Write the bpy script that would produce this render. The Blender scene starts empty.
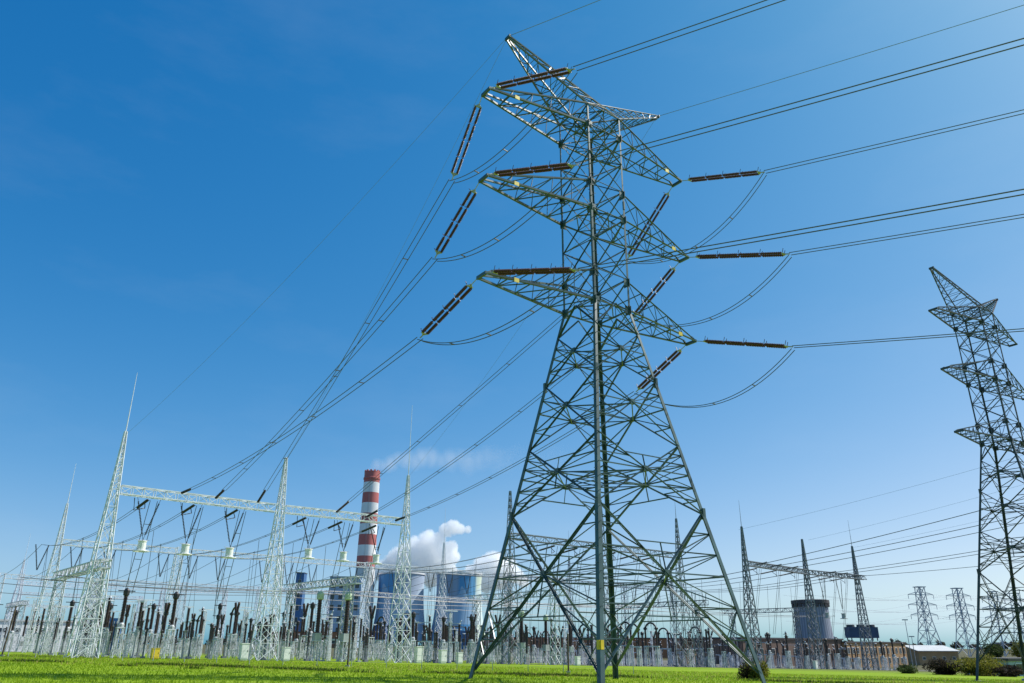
import bpy, math, random
import numpy as np
from mathutils import Vector, Matrix, Quaternion

R = math.radians
SC = bpy.context.scene
COL = SC.collection
rng = random.Random(7)

# ------------------------------------------------------------------ camera, sky, sun, exposure
EYE = 1.7
cam_d = bpy.data.cameras.new('camera')
cam = bpy.data.objects.new('camera', cam_d)
COL.objects.link(cam)
cam_d.sensor_width = 36
cam_d.lens = 26.96
cam_d.clip_start = 0.1
cam_d.clip_end = 8000
cam.location = (0, 0, EYE)
cam.rotation_euler = (Matrix.Rotation(R(90 + 21.62), 4, 'X') @ Matrix.Rotation(R(0.293), 4, 'Z')).to_euler()
SC.camera = cam

SUN_AZ, SUN_EL = R(74), R(50)          # azimuth clockwise from the view direction (+Y)
world = bpy.data.worlds.new('World')
SC.world = world
world.use_nodes = True
wn = world.node_tree
for n in list(wn.nodes):
    wn.nodes.remove(n)
w_out = wn.nodes.new('ShaderNodeOutputWorld')
w_bg = wn.nodes.new('ShaderNodeBackground')
sky = wn.nodes.new('ShaderNodeTexSky')
sky.sky_type = 'NISHITA'
sky.sun_disc = False
sky.sun_elevation = SUN_EL
sky.sun_rotation = SUN_AZ
sky.altitude = 200
sky.air_density = 0.7
sky.dust_density = 1.2
sky.ozone_density = 3.0
EXPOSURE = 0.35
w_bg.inputs['Strength'].default_value = 0.1 * 2 ** -EXPOSURE
# the camera's rendering of a clear sky: deeper, more cyan blue than the raw spectrum
sep = wn.nodes.new('ShaderNodeSeparateColor')
com = wn.nodes.new('ShaderNodeCombineColor')
wn.links.new(sky.outputs[0], sep.inputs[0])


def w_pow(src, pre, p, k):
    a = wn.nodes.new('ShaderNodeMath'); a.operation = 'MULTIPLY'; a.inputs[1].default_value = pre
    q = wn.nodes.new('ShaderNodeMath'); q.operation = 'POWER'; q.inputs[1].default_value = p
    c = wn.nodes.new('ShaderNodeMath'); c.operation = 'MULTIPLY'; c.inputs[1].default_value = k
    wn.links.new(src, a.inputs[0]); wn.links.new(a.outputs[0], q.inputs[0]); wn.links.new(q.outputs[0], c.inputs[0])
    return c.outputs[0]


g_ch = w_pow(sep.outputs[1], 0.1, 0.975, 14.35)


def w_math(op, a, b=None):
    q = wn.nodes.new('ShaderNodeMath'); q.operation = op
    for i, x in enumerate((a, b)):
        if x is None: continue
        if isinstance(x, (int, float)): q.inputs[i].default_value = x
        else: wn.links.new(x, q.inputs[i])
    return q.outputs[0]


b_ch = w_pow(sep.outputs[2], 0.1, 0.604, 11.75)
wn.links.new(w_math('MAXIMUM', b_ch, w_math('MULTIPLY', g_ch, 1.10)), com.inputs[2])
lg = w_math('LOGARITHM', w_math('MULTIPLY', g_ch, 0.1), math.e)
ex = w_math('ADD', w_math('MULTIPLY', w_math('ADD', w_math('MULTIPLY', lg, -0.5176), 1.3914), lg), -0.1496)
wn.links.new(w_math('MULTIPLY', w_math('EXPONENT', ex), 10.0), com.inputs[0])
wn.links.new(g_ch, com.inputs[1])
w_tc = wn.nodes.new('ShaderNodeTexCoord')
w_map = wn.nodes.new('ShaderNodeMapping'); w_map.inputs['Scale'].default_value = (1.0, 1.0, 3.0)
w_no = wn.nodes.new('ShaderNodeTexNoise'); w_no.inputs['Scale'].default_value = 3.2; w_no.inputs['Detail'].default_value = 7; w_no.inputs['Roughness'].default_value = .6
wn.links.new(w_tc.outputs['Generated'], w_map.inputs['Vector']); wn.links.new(w_map.outputs[0], w_no.inputs['Vector'])
w_mr = wn.nodes.new('ShaderNodeMapRange'); w_mr.inputs['From Min'].default_value = .50; w_mr.inputs['From Max'].default_value = .78; w_mr.inputs['To Max'].default_value = .045
wn.links.new(w_no.outputs['Fac'], w_mr.inputs['Value'])
w_mx = wn.nodes.new('ShaderNodeMix'); w_mx.data_type = 'RGBA'
wn.links.new(w_mr.outputs[0], w_mx.inputs[0]); wn.links.new(com.outputs[0], w_mx.inputs[6]); w_mx.inputs[7].default_value = (7.2, 8.2, 9.2, 1)
wn.links.new(w_mx.outputs[2], w_bg.inputs['Color'])
wn.links.new(w_bg.outputs[0], w_out.inputs['Surface'])

sun_d = bpy.data.lights.new('sun', 'SUN')
sun_d.energy = 4.5
sun_d.angle = R(0.5)
sun_d.color = (1.0, 0.965, 0.91)
sun = bpy.data.objects.new('sun', sun_d)
COL.objects.link(sun)
s_dir = Vector((math.sin(SUN_AZ) * math.cos(SUN_EL), math.cos(SUN_AZ) * math.cos(SUN_EL), math.sin(SUN_EL)))
sun.rotation_euler = s_dir.to_track_quat('Z', 'Y').to_euler()
sun.location = (60, 20, 80)

SC.view_settings.view_transform = 'Standard'
SC.view_settings.look = 'None'
SC.view_settings.exposure = EXPOSURE
SC.view_settings.gamma = 1.0
SC.cycles.volume_bounces = 24
SC.cycles.max_bounces = 24
SC.cycles.volume_step_rate = 1.0
SC.cycles.volume_max_steps = 256


# ------------------------------------------------------------------ materials
def nodes_of(m):
    m.use_nodes = True
    nt = m.node_tree
    return nt, nt.nodes.get('Principled BSDF')


def mat(name, col, rough=0.6, var=0.25, scale=4.0, metal=0.0, col2=None, detail=4.0, bump=0.0, coat=0.0):
    m = bpy.data.materials.new(name)
    nt, b = nodes_of(m)
    b.inputs['Roughness'].default_value = rough
    b.inputs['Metallic'].default_value = metal
    if coat:
        b.inputs['Coat Weight'].default_value = coat
    tc = nt.nodes.new('ShaderNodeTexCoord')
    no = nt.nodes.new('ShaderNodeTexNoise')
    no.inputs['Scale'].default_value = scale
    no.inputs['Detail'].default_value = detail
    nt.links.new(tc.outputs['Object'], no.inputs['Vector'])
    cr = nt.nodes.new('ShaderNodeValToRGB')
    c2 = col2 if col2 else tuple(min(1, c * (1 + var)) for c in col)
    c1 = tuple(c * (1 - var) for c in col) if not col2 else col
    cr.color_ramp.elements[0].position = 0.3
    cr.color_ramp.elements[1].position = 0.7
    cr.color_ramp.elements[0].color = (*c1, 1)
    cr.color_ramp.elements[1].color = (*c2, 1)
    nt.links.new(no.outputs['Fac'], cr.inputs['Fac'])
    nt.links.new(cr.outputs['Color'], b.inputs['Base Color'])
    if bump:
        bp = nt.nodes.new('ShaderNodeBump')
        bp.inputs['Strength'].default_value = bump
        nt.links.new(no.outputs['Fac'], bp.inputs['Height'])
        nt.links.new(bp.outputs['Normal'], b.inputs['Normal'])
    return m


M = {}
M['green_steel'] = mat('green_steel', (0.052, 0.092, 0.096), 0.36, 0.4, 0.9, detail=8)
M['backlit_steel'] = mat('backlit_steel', (0.04, 0.055, 0.07), 0.5, 0.25, 1.3)  # pylon steel with its backlit shade put into the colour
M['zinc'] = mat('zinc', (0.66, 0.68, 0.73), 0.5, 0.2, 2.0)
M['zinc_dull_backlit'] = mat('zinc_dull_backlit', (0.17, 0.185, 0.22), 0.55, 0.25, 2.0)  # zinc darkened to look backlit on the right gantries; dull on small stands
M['zinc_stand'] = mat('zinc_stand', (0.52, 0.545, 0.60), 0.5, 0.35, 0.8)
M['porcelain'] = mat('porcelain', (0.045, 0.022, 0.018), 0.4, 0.3, 2.0)
M['insulator'] = mat('insulator', (0.085, 0.03, 0.03), 0.5, 0.25, 3.0)
M['porcelain_grey'] = mat('porcelain_grey', (0.05, 0.04, 0.042), 0.4, 0.3, 2.0)
M['black'] = mat('black', (0.02, 0.02, 0.024), 0.5, 0.2)
M['wire'] = mat('wire', (0.075, 0.085, 0.10), 0.45, 0.2)
M['wire_thin'] = mat('wire_thin', (0.18, 0.24, 0.32), 0.5, 0.2)
M['white_paint'] = mat('white_paint', (0.74, 0.74, 0.72), 0.5, 0.08)
M['grey_paint'] = mat('grey_paint', (0.36, 0.38, 0.40), 0.5, 0.15)
M['yellow'] = mat('yellow', (0.70, 0.50, 0.03), 0.5, 0.12)
M['cap_green'] = mat('cap_green', (0.42, 0.50, 0.36), 0.45, 0.15)
M['concrete'] = mat('concrete', (0.33, 0.32, 0.30), 0.85, 0.2, 3.0)
M['chimney_white'] = mat('chimney_white', (0.82, 0.82, 0.81), 0.7, 0.08, 0.05)
M['chimney_red'] = mat('chimney_red', (0.50, 0.14, 0.125), 0.7, 0.12, 0.06)
M['chimney_bare'] = mat('chimney_bare', (0.64, 0.65, 0.66), 0.8, 0.1, 0.05)
M['brick'] = mat('brick', (0.33, 0.14, 0.07), 0.85, 0.2, 0.3)
M['ochre'] = mat('ochre', (0.36, 0.22, 0.11), 0.85, 0.14, 0.4)
M['brown_wall'] = mat('brown_wall', (0.17, 0.11, 0.085), 0.85, 0.2, 0.3)
M['roof_dark'] = mat('roof_dark', (0.07, 0.065, 0.07), 0.8, 0.2, 0.5)
M['roof_light'] = mat('roof_light', (0.50, 0.50, 0.48), 0.5, 0.1, 0.5)
M['blue_clad'] = mat('blue_clad', (0.06, 0.15, 0.32), 0.6, 0.2, 0.1)
M['grey_clad'] = mat('grey_clad', (0.32, 0.42, 0.54), 0.6, 0.2, 0.12)
M['glass'] = mat('glass', (0.03, 0.04, 0.05), 0.12, 0.2, 0.5)
M['timber'] = mat('timber', (0.10, 0.07, 0.05), 0.9, 0.3)
M['tyre'] = mat('tyre', (0.02, 0.02, 0.02), 0.9, 0.2)
M['lamp_glass'] = mat('lamp_glass', (0.6, 0.6, 0.6), 0.2, 0.05)


def foliage(name, c1, c2):
    m = mat(name, c1, 0.6, 0.3, 1.2, col2=c2)
    b = m.node_tree.nodes['Principled BSDF']
    nt = m.node_tree
    b.inputs['Specular IOR Level'].default_value = 0.15
    tr = nt.nodes.new('ShaderNodeBsdfTranslucent')
    cr = [n for n in nt.nodes if n.type == 'VALTORGB'][0]
    nt.links.new(cr.outputs[0], tr.inputs['Color'])
    mx = nt.nodes.new('ShaderNodeMixShader'); mx.inputs[0].default_value = 0.45
    out = [n for n in nt.nodes if n.type == 'OUTPUT_MATERIAL'][0]
    nt.links.new(b.outputs[0], mx.inputs[1]); nt.links.new(tr.outputs[0], mx.inputs[2])
    nt.links.new(mx.outputs[0], out.inputs['Surface'])
    return m


M['leaf_olive'] = foliage('leaf_olive', (0.11, 0.12, 0.02), (0.26, 0.24, 0.035))
M['leaf_dark'] = foliage('leaf_dark', (0.02, 0.018, 0.012), (0.06, 0.045, 0.03))
M['leaf_green'] = foliage('leaf_green', (0.03, 0.055, 0.015), (0.08, 0.11, 0.03))
M['leaf_far'] = foliage('leaf_far', (0.06, 0.06, 0.05), (0.10, 0.10, 0.07))
M['blade'] = foliage('blade', (0.18, 0.295, 0.010), (0.31, 0.42, 0.018))
M['straw'] = foliage('straw', (0.30, 0.24, 0.07), (0.45, 0.37, 0.13))
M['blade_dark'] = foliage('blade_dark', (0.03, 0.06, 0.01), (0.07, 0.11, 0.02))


# ------------------------------------------------------------------ mesh builder
class MB:
    def __init__(s):
        s.v = []; s.f = []; s.mi = []; s.cur = 0

    def _add(s, vs, fs):
        n = len(s.v)
        s.v += [tuple(p) for p in vs]
        s.f += [tuple(i + n for i in f) for f in fs]
        s.mi += [s.cur] * len(fs)

    def prism(s, ring0, ring1, caps=True):
        n = len(ring0)
        fs = [(i, (i + 1) % n, n + (i + 1) % n, n + i) for i in range(n)]
        if caps:
            fs += [tuple(range(n - 1, -1, -1)), tuple(range(n, 2 * n))]
        s._add(list(ring0) + list(ring1), fs)

    def frame(s, p, q, hint=None):
        d = (q - p).normalized()
        h = Vector(hint) if hint is not None else Vector((0, 0, 1))
        if abs(d.dot(h.normalized())) > 0.95:
            h = Vector((1, 0, 0)) if abs(d.x) < 0.9 else Vector((0, 1, 0))
        a = d.cross(h).normalized()
        b = a.cross(d).normalized()
        return a, b

    def bar(s, p, q, w, h=None, hint=None):
        p, q = Vector(p), Vector(q)
        h = w if h is None else h
        a, b = s.frame(p, q, hint)
        o = [(-w / 2, -h / 2), (w / 2, -h / 2), (w / 2, h / 2), (-w / 2, h / 2)]
        s.prism([p + a * x + b * y for x, y in o], [q + a * x + b * y for x, y in o])

    def angle(s, p, q, w, hint=None, t=None):
        """steel angle section: two flanges of width w"""
        p, q = Vector(p), Vector(q)
        w = w * 0.86
        t = t or max(0.011, w * 0.14)
        a, b = s.frame(p, q, hint)
        o = [(0, 0), (w, 0), (w, t), (t, t), (t, w), (0, w)]
        o = [(x - w * 0.3, y - w * 0.3) for x, y in o]
        s.prism([p + a * x + b * y for x, y in o], [q + a * x + b * y for x, y in o])

    def tube(s, pts, r, n=6):
        pts = [Vector(p) for p in pts]
        rings = []
        for i, p in enumerate(pts):
            t = (pts[min(i + 1, len(pts) - 1)] - pts[max(i - 1, 0)])
            a, b = s.frame(Vector((0, 0, 0)), t)
            rr = r[i] if isinstance(r, (list, tuple)) else r
            rings.append([p + (a * math.cos(2 * math.pi * k / n) + b * math.sin(2 * math.pi * k / n)) * rr for k in range(n)])
        vs = [v for g in rings for v in g]
        fs = []
        for i in range(len(rings) - 1):
            for k in range(n):
                k2 = (k + 1) % n
                fs.append((i * n + k, i * n + k2, (i + 1) * n + k2, (i + 1) * n + k))
        fs += [tuple(range(n - 1, -1, -1)), tuple(range((len(rings) - 1) * n, len(rings) * n))]
        s._add(vs, fs)

    def lathe(s, p, q, prof, n=10):
        """prof: list of (distance along p->q, radius)"""
        p, q = Vector(p), Vector(q)
        d = (q - p).normalized()
        a, b = s.frame(p, q)
        vs = []; fs = []
        for h, r in prof:
            for k in range(n):
                an = 2 * math.pi * k / n
                vs.append(p + d * h + (a * math.cos(an) + b * math.sin(an)) * max(r, 1e-4))
        m = len(prof)
        for i in range(m - 1):
            for k in range(n):
                k2 = (k + 1) % n
                fs.append((i * n + k, i * n + k2, (i + 1) * n + k2, (i + 1) * n + k))
        fs += [tuple(range(n - 1, -1, -1)), tuple(range((m - 1) * n, m * n))]
        s._add(vs, fs)

    def sheds(s, p, q, r0, r1, k, n=8):
        """ribbed insulator body from p to q with k sheds"""
        p, q = Vector(p), Vector(q)
        L = (q - p).length
        prof = [(0, r0)]
        st = L / k
        for i in range(k):
            prof += [(i * st + st * 0.25, r0), (i * st + st * 0.55, r1), (i * st + st * 0.75, r1 * 0.96), (i * st + st * 0.8, r0)]
        prof.append((L, r0))
        s.lathe(p, q, prof, n)

    def box(s, c, size, yaw=0.0):
        cx, cy, cz = c
        hx, hy, hz = (k / 2 for k in size)
        co, si = math.cos(yaw), math.sin(yaw)
        vs = []
        for z in (-hz, hz):
            for x, y in ((-hx, -hy), (hx, -hy), (hx, hy), (-hx, hy)):
                vs.append((cx + x * co - y * si, cy + x * si + y * co, cz + z))
        s._add(vs, [(3, 2, 1, 0), (4, 5, 6, 7), (0, 1, 5, 4), (1, 2, 6, 5), (2, 3, 7, 6), (3, 0, 4, 7)])

    def poly(s, pts):
        s._add(pts, [tuple(range(len(pts)))])

    def mesh(s, name, mats, smooth=False):
        me = bpy.data.meshes.new(name)
        me.from_pydata(s.v, [], s.f)
        mats = mats if isinstance(mats, (list, tuple)) else [mats]
        for m in mats:
            me.materials.append(m)
        if len(mats) > 1:
            me.polygons.foreach_set('material_index', s.mi)
        if smooth:
            me.polygons.foreach_set('use_smooth', [True] * len(me.polygons))
        me.update()
        return me

    def build(s, name, mats, parent=None, smooth=False):
        o = bpy.data.objects.new(name, s.mesh(name, mats, smooth))
        COL.objects.link(o)
        o.parent = parent
        return o


def tag(o, label=None, cat=None, group=None, kind=None):
    if label: o['label'] = label
    if cat: o['category'] = cat
    if group: o['group'] = group
    if kind: o['kind'] = kind
    return o


def empty(name, loc=(0, 0, 0), rz=0.0):
    o = bpy.data.objects.new(name, None)
    o.empty_display_size = 0.3
    COL.objects.link(o)
    o.location = loc
    o.rotation_euler = (0, 0, rz)
    return o


def copy_tree(o, parent=None):
    c = o.copy()
    COL.objects.link(c)
    c.parent = parent
    for ch in [k for k in KIDS.get(o.name, [])]:
        copy_tree(ch, c)
    return c


KIDS = {}


def learn(o):
    """remember the children of a finished prototype, so copies need no search"""
    KIDS[o.name] = [k for k in COL.objects if k.parent == o]
    for k in KIDS[o.name]:
        learn(k)
    return o


def gz(x, y):
    """height of the field: it falls gently to the right and towards the yard"""
    return -0.0186 * np.clip(x, -70, 130) - 0.0107 * np.clip(np.asarray(y) - 45.0, 0, 170)


# the substation's own grid: U along the gantry beams, V away from the camera
GA = Vector((-40.9, 79.2, 0))
UA = R(40.2)
U = Vector((math.cos(UA), math.sin(UA), 0))
V = Vector((-math.sin(UA), math.cos(UA), 0))


def uv(u, v, z=None):
    p = GA + U * u + V * v
    p.z = float(gz(p.x, p.y)) if z is None else z
    return p


# ------------------------------------------------------------------ ground
def axis(lo, hi, c0, c1, st):
    a = list(np.arange(c0, c1 + 0.01, st))
    x, d = c1, st
    while x < hi:
        d *= 1.25; x += d; a.append(min(x, hi))
    x, d = c0, st
    while x > lo:
        d *= 1.25; x -= d; a.insert(0, max(x, lo))
    return a


gx, gy = axis(-3500, 3500, -90, 120, 3.0), axis(-200, 5000, 20, 200, 3.0)
g = MB()
for y in gy:
    for x in gx:
        g.v.append((x, y, float(gz(x, y))))
for j in range(len(gy) - 1):
    for i in range(len(gx) - 1):
        a = j * len(gx) + i
        g.f.append((a, a + 1, a + 1 + len(gx), a + len(gx)))
gm = bpy.data.materials.new('field')
nt, b = nodes_of(gm)
tc = nt.nodes.new('ShaderNodeTexCoord')
n1 = nt.nodes.new('ShaderNodeTexNoise'); n1.inputs['Scale'].default_value = 0.12; n1.inputs['Detail'].default_value = 6
n2 = nt.nodes.new('ShaderNodeTexNoise'); n2.inputs['Scale'].default_value = 5.0; n2.inputs['Detail'].default_value = 5
mx = nt.nodes.new('ShaderNodeMix'); mx.data_type = 'FLOAT'; mx.inputs[0].default_value = 0.45
cr = nt.nodes.new('ShaderNodeValToRGB')
cr.color_ramp.elements[0].position = 0.35; cr.color_ramp.elements[0].color = (0.14, 0.245, 0.010, 1)
cr.color_ramp.elements[1].position = 0.65; cr.color_ramp.elements[1].color = (0.255, 0.355, 0.014, 1)
nt.links.new(tc.outputs['Object'], n1.inputs['Vector']); nt.links.new(tc.outputs['Object'], n2.inputs['Vector'])
nt.links.new(n1.outputs['Fac'], mx.inputs[2]); nt.links.new(n2.outputs['Fac'], mx.inputs[3])
nt.links.new(mx.outputs[0], cr.inputs['Fac'])
mp = nt.nodes.new('ShaderNodeMapping'); mp.inputs['Scale'].default_value = (0.05, 0.45, 1)
n3 = nt.nodes.new('ShaderNodeTexNoise'); n3.inputs['Scale'].default_value = 1.0; n3.inputs['Detail'].default_value = 5
nt.links.new(tc.outputs['Object'], mp.inputs['Vector']); nt.links.new(mp.outputs[0], n3.inputs['Vector'])
m3 = nt.nodes.new('ShaderNodeMapRange'); m3.inputs['From Min'].default_value = .52; m3.inputs['From Max'].default_value = .68; m3.inputs['To Max'].default_value = .35
nt.links.new(n3.outputs['Fac'], m3.inputs['Value'])
dry = nt.nodes.new('ShaderNodeMix'); dry.data_type = 'RGBA'; dry.inputs[7].default_value = (0.33, 0.28, 0.07, 1)
nt.links.new(m3.outputs[0], dry.inputs[0]); nt.links.new(cr.outputs[0], dry.inputs[6])
sp = nt.nodes.new('ShaderNodeSeparateXYZ'); nt.links.new(tc.outputs['Object'], sp.inputs[0])
fr_ = nt.nodes.new('ShaderNodeMapRange'); fr_.inputs['From Min'].default_value = 120; fr_.inputs['From Max'].default_value = 190
nt.links.new(sp.outputs[1], fr_.inputs['Value'])
mc = nt.nodes.new('ShaderNodeMix'); mc.data_type = 'RGBA'
nt.links.new(fr_.outputs[0], mc.inputs[0]); nt.links.new(dry.outputs[2], mc.inputs[6]); mc.inputs[7].default_value = (0.10, 0.095, 0.05, 1)
nt.links.new(mc.outputs[2], b.inputs['Base Color'])
b.inputs['Roughness'].default_value = 0.95
b.inputs['Specular IOR Level'].default_value = 0.1
tag(g.build('ground', gm), kind='structure')

# gravelled yard under the switchgear, a sheet just above the field
y0 = MB()
N = 40
for j in range(2):
    for i in range(N + 1):
        p = uv(-40 + i * 6, -1.0 + j * 250 if j else 3.0)
        y0.v.append((p.x, p.y, gz(p.x, p.y) + 0.006))
for i in range(N):
    y0.f.append((i, i + 1, N + 2 + i, N + 1 + i))
M['gravel'] = mat('gravel', (0.13, 0.125, 0.10), 0.95, 0.3, 1.5)
tag(y0.build('gravel_yard', M['gravel']), kind='structure')


# grass: nobody could count the blades
def grass(name, n, ymin, ymax, hmin, hmax, m, seed, clump=None):
    r = np.random.default_rng(seed)
    if clump is None:
        yy = ymin + (ymax - ymin) * r.random(n) ** 1.15
        xx = (r.random(n) * 2 - 1) * (yy * 0.74 + 4)
        xx = xx + 0
    else:
        c = np.array(clump)
        k = r.integers(0, len(c), n)
        xx = c[k, 0] + r.normal(0, 1, n) * c[k, 2]
        yy = c[k, 1] + r.normal(0, 1, n) * c[k, 2] * 0.4
    zz = gz(xx, yy)
    h = hmin + (hmax - hmin) * r.random(n)
    w = h * 0.10 + 0.012
    an = r.random(n) * math.pi
    lx, ly = r.normal(0, 0.3, n) * h, r.normal(0, 0.3, n) * h
    v = np.zeros((n, 3, 3))
    v[:, 0] = np.stack([xx - np.cos(an) * w, yy - np.sin(an) * w, zz - 0.01], 1)
    v[:, 1] = np.stack([xx + np.cos(an) * w, yy + np.sin(an) * w, zz - 0.01], 1)
    v[:, 2] = np.stack([xx + lx, yy + ly, zz + h], 1)
    me = bpy.data.meshes.new(name)
    me.vertices.add(n * 3); me.loops.add(n * 3); me.polygons.add(n)
    me.vertices.foreach_set('co', v.ravel())
    me.loops.foreach_set('vertex_index', np.arange(n * 3, dtype=np.int32))
    me.polygons.foreach_set('loop_start', np.arange(n, dtype=np.int32) * 3)
    me.materials.append(m)
    me.update(); me.validate()
    o = bpy.data.objects.new(name, me)
    COL.objects.link(o)
    return o


tag(grass('grass', 120000, 25, 90, 0.04, 0.14, M['blade'], 3),
    'short bright green grass covering the field before the substation', 'grass', kind='stuff')
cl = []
for i in range(150):  # row of dark tufts standing in for a shadow streak across the field
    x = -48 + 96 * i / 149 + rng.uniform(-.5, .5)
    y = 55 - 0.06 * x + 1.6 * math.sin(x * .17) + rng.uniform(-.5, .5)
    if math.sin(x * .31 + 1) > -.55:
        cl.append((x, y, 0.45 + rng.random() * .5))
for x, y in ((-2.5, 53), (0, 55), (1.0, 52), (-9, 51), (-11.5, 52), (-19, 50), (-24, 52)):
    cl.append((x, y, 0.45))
tag(grass('dry_grass', 6000, 52, 88, 0.08, 0.2, M['straw'], 8), 'straw coloured dry grass thin among the green before the yard', 'grass', kind='stuff')
tag(grass('weeds_and_shadow_streak', 9000, 0, 0, 0.10, 0.24, M['blade_dark'], 5, cl),
    'darker tufts of weed in the bright grass, many standing in for a shadow streak', 'weeds_and_shadow_streak', kind='stuff')

# ------------------------------------------------------------------ the tension pylon
TW = dict(zW=21.007, zM=27.409, zT=33.754, zP=35.392, bW=1.42, bP=1.44, w=0.401,
          aW=8.615, aM=8.634, aT=8.586, aE=6.966, tE=3.668)
SGN = {'front': (1, 1), 'left': (1, -1), 'right': (-1, 1), 'back': (-1, -1)}


def pylon(name, loc, rz, b0, label, group, steel, foot_shift=None, plates=True, detail=True, foot_z=-0.1):
    root = empty(name, loc, rz)
    tag(root, label, 'pylon', group)
    zW, zM, zT, zP, bW, bP = (TW[k] for k in ('zW', 'zM', 'zT', 'zP', 'bW', 'bP'))
    fs = foot_shift or {}

    def half(z):
        if z <= zW:
            return b0 + (bW - b0) * z / zW
        return bW + (bP - bW) * (z - zW) / (zP - zW)

    def corner(s, z):
        h = half(z)
        dx, dy = fs.get(s, (0, 0))
        k = max(0, 1 - z / zW)
        return Vector((s[0] * h + dx * k, s[1] * h + dy * k, z))

    corners = [(1, 1), (1, -1), (-1, -1), (-1, 1)]
    # legs: heavy steel angles with their flanges turned along the faces
    for s in corners:
        lg = MB()
        zs = [(foot_z - .2, 8.5, 0.25), (8.5, 16.2, 0.21), (16.2, zW, 0.18), (zW, 28.5, 0.145), (28.5, zP, 0.115)]
        for z0, z1, w in zs:
            t = w * 0.13
            pr = [(0, 0), (-s[0] * w, 0), (-s[0] * w, -s[1] * t), (-s[0] * t, -s[1] * t), (-s[0] * t, -s[1] * w), (0, -s[1] * w)]
            if s[0] * s[1] < 0:
                pr = pr[::-1]
            p, q = corner(s, z0), corner(s, z1)
            lg.prism([p + Vector((x + s[0] * w * .3, y + s[1] * w * .3, 0)) for x, y in pr],
                     [q + Vector((x + s[0] * w * .3, y + s[1] * w * .3, 0)) for x, y in pr])
            # splice plates where two lengths are bolted together
            if z1 < zP:
                c = corner(s, z1)
                lg.box((c.x + s[0] * .01, c.y + s[1] * .01, c.z), (w * .8, w * .8, 0.6))
        for z in (zW, zM, zT, zW + 1.9, zM + 1.9):
            c = corner(s, z)
            lg.box((c.x + s[0] * .02, c.y - s[1] * .1, c.z), (0.035, 0.5, 0.5))
            lg.box((c.x - s[0] * .1, c.y + s[1] * .02, c.z - .003), (0.5, 0.035, 0.5))
        if detail and s in ((1, 1), (-1, -1)):
            z = 3.0
            while z < zP - 1:
                c = corner(s, z)
                d = Vector((s[0], 0, 0)) if int(z / .4) % 2 else Vector((0, s[1], 0))
                lg.bar(c, c + d * 0.24, 0.025)
                z += 0.4
        lo = lg.build('leg', steel, root)
        if detail:
            ft = MB()
            p = corner(s, foot_z)
            ft.lathe((p.x, p.y, foot_z - .9), (p.x, p.y, foot_z - .12), [(0, .5), (.6, .42), (.78, .36)], 10)
            ft.build('footing', M['concrete'], lo)
    # face lattices
    lv = [0.45, 8.5, 12.35, 16.25, 19.35, zW]
    up = [zW + (zM - zW) * k / 3 for k in range(4)] + [zM + (zT - zM) * k / 3 for k in range(1, 4)] + [zP]
    for i in range(4):
        s0, s1 = corners[i], corners[(i + 1) % 4]
        nrm = Vector(((s0[0] + s1[0]) / 2, (s0[1] + s1[1]) / 2, 0))
        f = MB()
        for k in range(4):
            za, zb = lv[k], lv[k + 1]
            a0, a1, b0_, b1 = corner(s0, za), corner(s1, za), corner(s0, zb), corner(s1, zb)
            wa, wb = (a1 - a0).length, (b1 - b0_).length
            t = wa / (wa + wb)
            X = a0.lerp(b1, t)
            wd = (0.11, 0.105, 0.095, 0.09)[k]
            for p, q in ((a0, b1), (a1, b0_)):
                off = nrm * (0.03 if p is a0 else -0.06)
                f.angle(p + off, q + off, wd, nrm)
                if k == 0:      # doubled diagonals of the lowest panel
                    f.angle(p + off + nrm * -.12, q + off + nrm * -.12, wd * .55, nrm)
            # horizontal through the crossing
            zx = X.z
            h0, h1 = corner(s0, zx), corner(s1, zx)
            f.angle(h0, h1, 0.085, nrm)
            f.box((X.x, X.y, X.z), (0.12, 0.30, 0.30), math.atan2(nrm.y, nrm.x))
            # redundant members, leg side
            for (la, lb, sid) in ((a0, b0_, s0), (a1, b1, s1)):
                m_lo = [0.33, 0.66] if k < 2 else [0.5]
                opp_b = b1 if sid is s0 else b0_
                for fr in m_lo:
                    dlo = la.lerp(X, fr)
                    dhi = lb.lerp(X, fr)
                    zlo = corner(sid, dlo.z); zhi = corner(sid, dhi.z)
                    f.angle(dlo, zlo, 0.07, nrm)
                    f.angle(dhi, zhi, 0.07, nrm)
                    nxt = la.lerp(X, min(1.0, fr + (0.33 if k < 2 else 0.5)))
                    f.angle(zlo, nxt, 0.065, nrm)
                    nxt = lb.lerp(X, min(1.0, fr + (0.33 if k < 2 else 0.5)))
                    f.angle(zhi, nxt, 0.065, nrm)
                    if k == 0:
                        f.angle(zlo, la.lerp(X, fr * .5), 0.06, nrm)
            if k < 2:           # struts below / above the crossing, inside the X
                for aa, bb in ((a0, a1), (b0_, b1)):
                    fr = 0.55
                    f.angle(aa.lerp(X, fr), bb.lerp(X, fr), 0.075, nrm)
                    mid = aa.lerp(X, fr).lerp(bb.lerp(X, fr), 0.5)
                    f.angle(mid, X, 0.06, nrm)
        # last trapezoid under the waist: V bracing
        a0, a1 = corner(s0, lv[4]), corner(s1, lv[4])
        b0_, b1 = corner(s0, zW), corner(s1, zW)
        f.angle(a0, a0.lerp(a1, .5) + Vector((0, 0, zW - lv[4])), 0.12, nrm)
        f.angle(a1, a0.lerp(a1, .5) + Vector((0, 0, zW - lv[4])), 0.12, nrm)
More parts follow.
